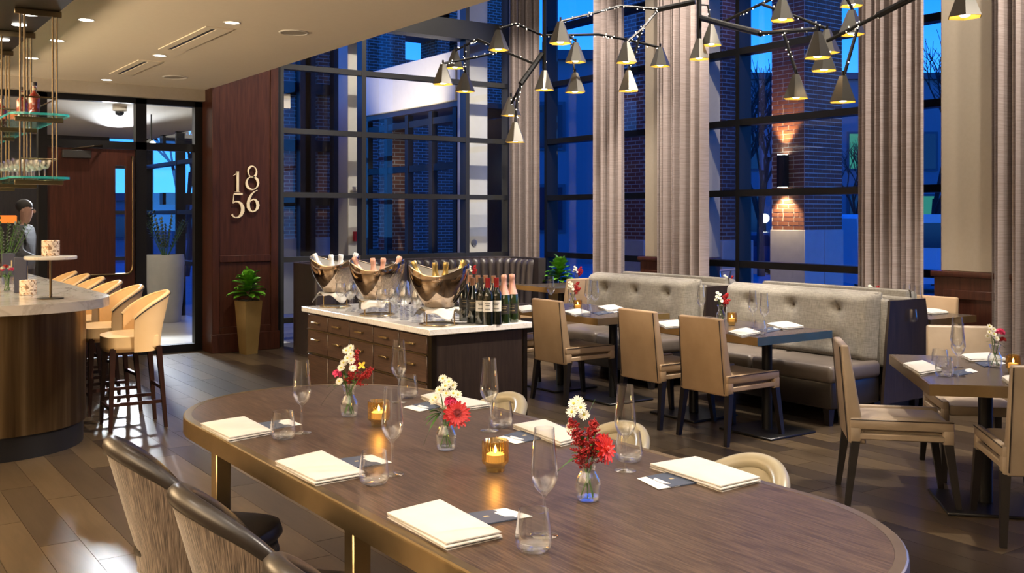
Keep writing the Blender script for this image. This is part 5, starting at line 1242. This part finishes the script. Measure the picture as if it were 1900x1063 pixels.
for i, (xy, where, foil) in enumerate(bsp):
    p = Vector((*xy, WZ)); bpos.append(p)
    stand('brass wire stand under the champagne bucket ' + where, p)
    cloth('white cloth under the champagne bucket ' + where, (p.x, p.y, WZ + .104), i)
    rz = math.atan2(rt[1], rt[0]) + R(-6)
    bucket('polished metal champagne bucket ' + where, (p.x, p.y, WZ + .116), rz)
    for j, (dr_, df, tl, tf) in enumerate(((-.13, .02, -.75, .1), (-.02, -.02, -.12, -.12), (.05, .03, .16, -.1), (.14, .03, .62, .1))):
        if i == 1 and j == 0: foil_ = 'rose_foil'
        else: foil_ = foil
        b0 = p + RT*(dr_*.45) + FW*df*.5 + UP*.135
        ax = (RT*tl*.55 + FW*tf + UP).normalized(); q = UP.rotation_difference(ax).to_euler()
        where2 = ('leaning left', 'standing left of centre', 'standing right of centre', 'leaning right')[j]
        b0 = b0 - ax*(.02 if j in (0, 3) else .045)
        bottle('foil-topped bottle ' + where2 + ' in the champagne bucket ' + where, b0, 'champagne', foil_, None, 'bottles chilling in the buckets', q, 'bottle_green')
for px, py, kind, foil, lab, label in ((863, 595, 'burgundy', 'copper_foil', 'dark_label', 'dark wine bottle at the left of the bottle group, nearest the bucket'), (877, 599, 'burgundy', 'copper_foil', 'dark_label', 'dark wine bottle with a copper capsule, second from the left'), (892, 601, 'bordeaux', 'dark_label', 'paper_label', 'short-necked dark wine bottle with a small white label'), (905, 602, 'bordeaux', 'red_foil', 'paper_label', 'wine bottle with a red capsule and white label, left of the pair'), (921, 601, 'bordeaux', 'red_foil', 'paper_label', 'wine bottle with a red capsule and white label, right of the pair'), (935, 599, 'champagne', 'rose_foil', 'dark_label', 'champagne bottle with rose foil, left of the pair at the group end'), (950, 597, 'champagne', 'rose_foil', 'dark_label', 'champagne bottle with rose foil, right end of the group'),
                                       (872, 590, 'burgundy', 'copper_foil', None, 'copper-capped bottle in the back row, leftmost'), (887, 591, 'burgundy', 'copper_foil', None, 'copper-capped bottle in the back row, second'), (901, 591, 'burgundy', 'copper_foil', None, 'copper-capped bottle in the back row, third'), (916, 592, 'burgundy', 'copper_foil', None, 'copper-capped bottle in the back row, rightmost')):
    bottle(label, G(px, py, WZ), kind, foil, lab, 'wine bottles on the sideboard', glassm='bottle_green' if kind == 'champagne' else 'bottle_glass')
wg = thing('wine_glass', 'clear stemmed wine glass in the crowd of glasses on the marble sideboard', 'glass', group='wine glasses crowded on the marble sideboard')
obj('bowl', MB().lathe([(.004, .085), (.020, .095), (.036, .118), (.040, .138), (.037, .165), (.0315, .195), (.0305, .195), (.036, .165), (.0388, .138), (.034, .118), (.016, .097), (0, .092)], 20), 'clear_glass', wg, True, 70)
obj('stem', MB().lathe([(.010, .003), (.004, .012), (.0036, .06), (.006, .088)], 8), 'clear_glass', wg, True, 70)
obj('foot', MB().lathe([(0, 0), (.034, 0), (.0345, .002), (.010, .005)], 20), 'clear_glass', wg, True, 70)
WG = Proto(wg); y = SY0 + .16; row = 0
while y < SY1 - .06:
    x = SX0 + .09 + (.045 if row % 2 else 0)
    while x < SX1 - .05:
        ok = all(math.hypot(x - q.x, y - q.y) > .175 for q in bpos) and not (y < 5.95 and x > 3.5) and not (y < 5.62) and not (x < 3.28 and random.random() < .6)
        if ok: WG.put((x + random.uniform(-.006, .006), y + random.uniform(-.006, .006), WZ))
        x += .09
    y += .083; row += 1

# ---------------- things on the bar
BZ = 1.0305
p = G(94, 554, BZ); st_ = thing('pedestal_stand', 'round marble tray on a thin bronze post, standing on the bar', 'stand', p)
obj('foot_disc', MB().lathe([(0, 0), (.085, 0), (.085, .006), (0, .008)], 28), 'bronze_dark', st_); obj('post', MB().tube([(0, 0, .005), (0, 0, .275)], .009, 10), 'bronze_rod', st_)
obj('tray', MB().lathe([(0, .272), (.165, .272), (.170, .276), (.170, .292), (.165, .296), (0, .296)], 40), 'marble', st_)
def terrazzo(label, loc, s=1.0):
    t = thing('tealight_holder', label, 'candle', loc, group='speckled stone candle holders')
    obj('cup', MB().lathe([(0, 0), (.054*s, 0), (.058*s, .004), (.058*s, .105*s), (.055*s, .108*s), (.048*s, .105*s), (.048*s, .03), (0, .03)], 28), 'terrazzo', t, True, 40); obj('wax', MB().lathe([(0, .06*s), (.046*s, .06*s)], 20), 'wax', t)
    obj('flame', MB().lathe([(0, .062*s), (.004, .068*s), (.003, .08*s), (0, .088*s)], 8), 'flame', t)
terrazzo('speckled stone candle holder on the round tray', p + RT*.0 + Vector((0, 0, .2965)))
terrazzo('speckled stone candle holder standing on the bar', G(52, 547, BZ))
p = G(39, 543, BZ); t = thing('menu_stand', 'upright navy menu folder on the bar, in front', 'menu', p, -ANG + R(8), 'navy menu folders on the bar')
obj('cover', MB().rbox(-.045, .045, -.015, .015, 0, .265, .003, 1), 'navy_box', t); obj('spine_print', MB().box(.0452, .0458, -.004, .004, .06, .2), 'print_gold', t, False)
p = G(16, 527, BZ); t = thing('menu_stand', 'upright navy menu folder on the bar, further back', 'menu', p, -ANG + R(20), 'navy menu folders on the bar')
obj('cover', MB().rbox(-.05, .05, -.018, .018, 0, .26, .003, 1), 'navy_box', t); obj('cover_print', MB().box(.02, .03, -.0186, -.018, .12, .2), 'print_gold', t, False)
p = G(13, 541, BZ); t = thing('flower_vase', 'small glass of pink flowers on the bar at the left edge', 'flowers', p)
obj('tumbler_vase', MB().lathe([(0, 0), (.04, 0), (.042, .004), (.046, .11), (.044, .11), (.040, .008), (0, .008)], 24), 'clear_glass', t, True, 70)
for k in range(6): a = k*1.05; obj('stem', MB().tube([(.02*math.cos(a), .02*math.sin(a), .01), (.03*math.cos(a + 2), .03*math.sin(a + 2), .15)], .003, 5), 'stem_green', t)
for k in range(7): a = k*.9; carnation(t, (.035*math.cos(a), .035*math.sin(a), .165 + .012*(k % 3)), .022, ('petal_pink', 'petal_white', 'petal_crimson')[k % 3])
for k in range(8): a = k*.8; leafblade(t, (0, 0, .12), (math.cos(a), math.sin(a), .4), .07, .015, 'leaf_green', .5)
def zz_plant(label, loc, s, n_, pot):
    t = thing('zz_plant', label, 'plant', loc); r_ = random.Random(4)
    if pot: obj('planter', pot, 'limestone' if pot is BIG else 'espresso', t, True, 40)
    for k in range(n_):
        a = 2*PI*k/n_ + r_.uniform(-.3, .3); L = s*r_.uniform(.75, 1.1); d = Vector((math.cos(a)*r_.uniform(.2, .6), math.sin(a)*r_.uniform(.2, .6), 1)).normalized()
        zb_ = BIGH if pot is BIG else .1
        pts = [Vector((.04*math.cos(a), .04*math.sin(a), zb_)) + d*L*q - UP*(.25*L*q*q*(1 - d.z)*2) for q in (0, .33, .66, 1)]
        obj('stem', MB().tube(pts, [.009*s, .007*s, .005*s, .002*s], 5), 'stem_green', t); lf = MB()
        for j in range(9):
            f = .22 + .085*j; i0 = min(2, int(f*3)); q = pts[i0].lerp(pts[i0+1], f*3 - i0)
            for sd in (-1, 1):
                sd_ = d.cross(Vector((math.cos(a + 1.4), math.sin(a + 1.4), 0))).normalized()*sd; dd_ = (sd_ + d*.7).normalized(); w_ = dd_.cross(UP).normalized()*.018*s*1.4; e = q + dd_*.085*s
                lf.add([q, q.lerp(e, .45) + w_, e, q.lerp(e, .45) - w_], [(0, 1, 2, 3)])
        obj('leaflets', lf, 'zz_leaf', t, False)
BIGH = 1.0
pr = [(0, 0), (.22, 0), (.225, .02), (.27, .55), (.28, .92), (.27, 1.02), (.25, 1.02), (.25, .98), (0, .98)]
BIG = MB().lathe(pr, 32)
p = G(307, 597); zz_plant('tall dark-leaved plant in a big pale planter beyond the entry glass', (p.x, p.y, 0), .75, 15, BIG)
p = G(6, 515, BZ); zz_plant('dark-leaved plant in a pot at the left end of the bar', (p.x, p.y, BZ), .55, 12, MB().lathe([(0, 0), (.075, 0), (.09, .13), (.082, .13), (.07, .02), (0, .1)], 24))
# bottles and glasses on the hanging shelves
def spirit(label, loc):
    t = thing('spirit_bottle', label, 'bottle', loc, 0, 'red spirit bottles on the hanging shelf')
    obj('bottle_body', MB().lathe([(0, 0), (.036, 0), (.038, .004), (.038, .14), (.034, .155), (.016, .172), (.0135, .185), (.0135, .215), (0, .215)], 20), 'whiskey', t, True, 50)
    obj('neck', MB().lathe([(.0142, .180), (.0142, .218), (.017, .218), (.017, .225)], 16), 'clear_glass', t); obj('stopper', MB().lathe([(.0, .222), (.018, .222), (.018, .245), (0, .246)], 16), 'espresso', t); obj('collar', MB().lathe([(.0145, .19), (.0147, .205)], 16), 'print_gold', t)
SZ = 2.2845
for x_, y_, lab in ((1.285, 7.62, 'red spirit bottle at the near end of the upper shelf'), (1.26, 7.95, 'red spirit bottle, second on the upper shelf'), (1.22, 8.62, 'red spirit bottle, third on the upper shelf'), (1.30, 9.3, 'red spirit bottle furthest back on the upper shelf')): spirit(lab, (x_, y_, SZ))
cg = thing('cut_coupe', 'clear cut-glass coupe on the lower hanging shelf', 'glass', group='cut-glass coupes on the lower hanging shelf')
obj('bowl', MB().lathe([(.004, .06), (.02, .066), (.034, .09), (.040, .125), (.0385, .125), (.0325, .091), (.018, .069), (0, .065)], 20), 'clear_glass', cg, True, 70); obj('stem', MB().lathe([(.008, .003), (.0042, .012), (.005, .06)], 10), 'clear_glass', cg); obj('foot', MB().lathe([(0, 0), (.03, 0), (.03, .002), (.008, .005)], 20), 'clear_glass', cg)
CG = Proto(cg)
for k in range(26): CG.put((1.15 + .085*(k % 3) + .02*(k//3 % 2), 7.42 + .10*(k//3) + .012*(k % 3), 1.8645))

# ---------------- potted figs
def fig(label, loc, seed, lam):
    r_ = random.Random(seed); t = thing('potted_fig', label, 'plant', loc, group='fiddle-leaf figs in tapered gold planters')
    b0, b1 = .075, .115
    pl = MB().hexa([(-b0, -b0, 0), (b0, -b0, 0), (b0, b0, 0), (-b0, b0, 0)], [(-b1, -b1, .62), (b1, -b1, .62), (b1, b1, .62), (-b1, b1, .62)])
    obj('planter', pl, 'gold_pot', t, False); obj('soil', MB().surf(lambda u, v: (-.105 + .21*u, -.105 + .21*v, .623 + .012*r_.random()), 10, 10), 'soil', t)
    obj('stem', MB().tube([(0, 0, .6), (.01, 0, .8), (0, .01, .97)], [.012, .009, .005], 6), 'stem_brown', t)
    for k in range(44):
        z = .65 + .22*(k/44); a = k*2.4 + r_.uniform(-.3, .3); el_ = r_.uniform(.05, .4) + 1.05*(k/44)**1.5
        d = Vector((math.cos(a)*math.cos(el_), math.sin(a)*math.cos(el_), math.sin(el_))); L = r_.uniform(.15, .23); W_ = L*r_.uniform(.62, .8)
        leafblade(t, Vector((0, 0, z)) + d*.03, d, L, W_, 'fig_leaf', .35)
p = G(461, 656); fig('fiddle-leaf fig in a tapered gold planter against the wood wall', (p.x, p.y, 0), 1, 0)
t_ = [o for o in COL.objects if o.name == 'potted_fig'][0]; t_.rotation_euler = (0, 0, R(12))
p = onX(1038, 470, 8.05); fig('fiddle-leaf fig by the windows, left of the second curtain', (8.05, p.y, .08), 2, 0)
tag(obj('plant_plinth', MB().rbox(7.9, 8.2, p.y - .15, p.y + .15, 0, .08, .004, 1), 'espresso'), 'low dark plinth under the fig by the windows', 'plinth')

# ---------------- worker behind the left entry glass
p = onD(45, 400, 13.0)
pe = bpy.data.meshes.new('person'); skel = {
 'pelvis': ((0, 0, .95), .15), 'belly': ((0, 0, 1.12), .145), 'chest': ((0, 0, 1.33), .165), 'neck': ((.0, 0, 1.50), .06), 'head0': ((.02, 0, 1.58), .075), 'head1': ((.03, 0, 1.68), .095), 'head2': ((.02, 0, 1.76), .07),
 'sl': ((0, .19, 1.43), .065), 'el': ((.05, .25, 1.15), .048), 'wl': ((.26, .20, 1.05), .035), 'hl': ((.35, .18, 1.05), .035),
 'sr': ((0, -.19, 1.43), .065), 'er': ((.05, -.25, 1.15), .048), 'wr': ((.26, -.20, 1.05), .035), 'hr': ((.35, -.18, 1.05), .035),
 'tl': ((0, .10, .88), .10), 'kl': ((.02, .11, .50), .065), 'al': ((0, .11, .09), .045), 'fl': ((.14, .12, .04), .04), 'tr': ((0, -.10, .88), .10), 'kr': ((.02, -.11, .50), .065), 'ar': ((0, -.11, .09), .045), 'fr': ((.14, -.12, .04), .04)}
ks = list(skel); ed = [('pelvis', 'belly'), ('belly', 'chest'), ('chest', 'neck'), ('neck', 'head0'), ('head0', 'head1'), ('head1', 'head2'), ('chest', 'sl'), ('sl', 'el'), ('el', 'wl'), ('wl', 'hl'), ('chest', 'sr'), ('sr', 'er'), ('er', 'wr'), ('wr', 'hr'), ('pelvis', 'tl'), ('tl', 'kl'), ('kl', 'al'), ('al', 'fl'), ('pelvis', 'tr'), ('tr', 'kr'), ('kr', 'ar'), ('ar', 'fr')]
pe.from_pydata([skel[k][0] for k in ks], [(ks.index(a), ks.index(b2)) for a, b2 in ed], []); pe.update()
pt_ = thing('person', 'worker in a grey shirt standing behind the entry glass at the left', 'person', (p.x, p.y, 0), R(-30))
po = bpy.data.objects.new('body', pe); COL.objects.link(po); po.parent = pt_
sk = po.modifiers.new('skin', 'SKIN'); sv = pe.skin_vertices[0].data
for i, k in enumerate(ks): sv[i].radius = (skel[k][1]*.92, skel[k][1]*1.1); sv[i].use_root = (k == 'pelvis')
ss = po.modifiers.new('sub', 'SUBSURF'); ss.levels = 2; ss.render_levels = 2
m, n, b = pbr('clothed_skin', (.16, .16, .17), .8)      # shirt and apron below the neck, skin above
ge_ = nd(n, 'ShaderNodeTexCoord'); sx2 = nd(n, 'ShaderNodeSeparateXYZ'); n.links.new(ge_.outputs['Object'], sx2.inputs[0])
rp = nd(n, 'ShaderNodeMapRange'); rp.inputs[1].default_value = 0; rp.inputs[2].default_value = 2; n.links.new(sx2.outputs[2], rp.inputs[0])
n.links.new(ramp(n, rp.outputs[0], [(.0, (.015, .015, .018)), (.46, (.015, .015, .018)), (.465, (.10, .10, .11)), (.745, (.10, .10, .11)), (.75, (.45, .24, .16)), (1, (.45, .24, .16))]), b.inputs['Base Color'])
pe.materials.append(m)
obj('hair', MB().ball((-.005, 0, 1.735), .105, 14, 10, (1, .88, .85)), 'hair', pt_)
obj('nose', MB().ball((.125, 0, 1.665), .02, 8, 6, (1, .7, 1.2)), 'skin', pt_)
for s in (-1, 1):
    obj('ear', MB().ball((.02, s*.10, 1.67), .028, 8, 6, (.7, .4, 1)), 'skin', pt_); obj('eye', MB().ball((.112, s*.035, 1.69), .010, 8, 6), 'hair', pt_)
    for k in range(4): obj('finger', MB().tube([(.36, s*(.16 + .014*k), 1.05), (.41, s*(.155 + .014*k), 1.04), (.43, s*(.155 + .014*k), 1.01)], .008, 6), 'skin', pt_)
    obj('thumb', MB().tube([(.33, s*.155, 1.06), (.37, s*.135, 1.07), (.40, s*.135, 1.06)], .009, 6), 'skin', pt_)
p = onD(8, 407, 13.6); tag(obj('heat_lamp_shelf', MB().rbox(p.x - .45, p.x + .14, p.y - .1, p.y + .1, p.z - .05, p.z + .055, .01, 1), 'orange_glow'), 'orange glowing shelf behind the entry glass at the left edge', 'shelf lamp')
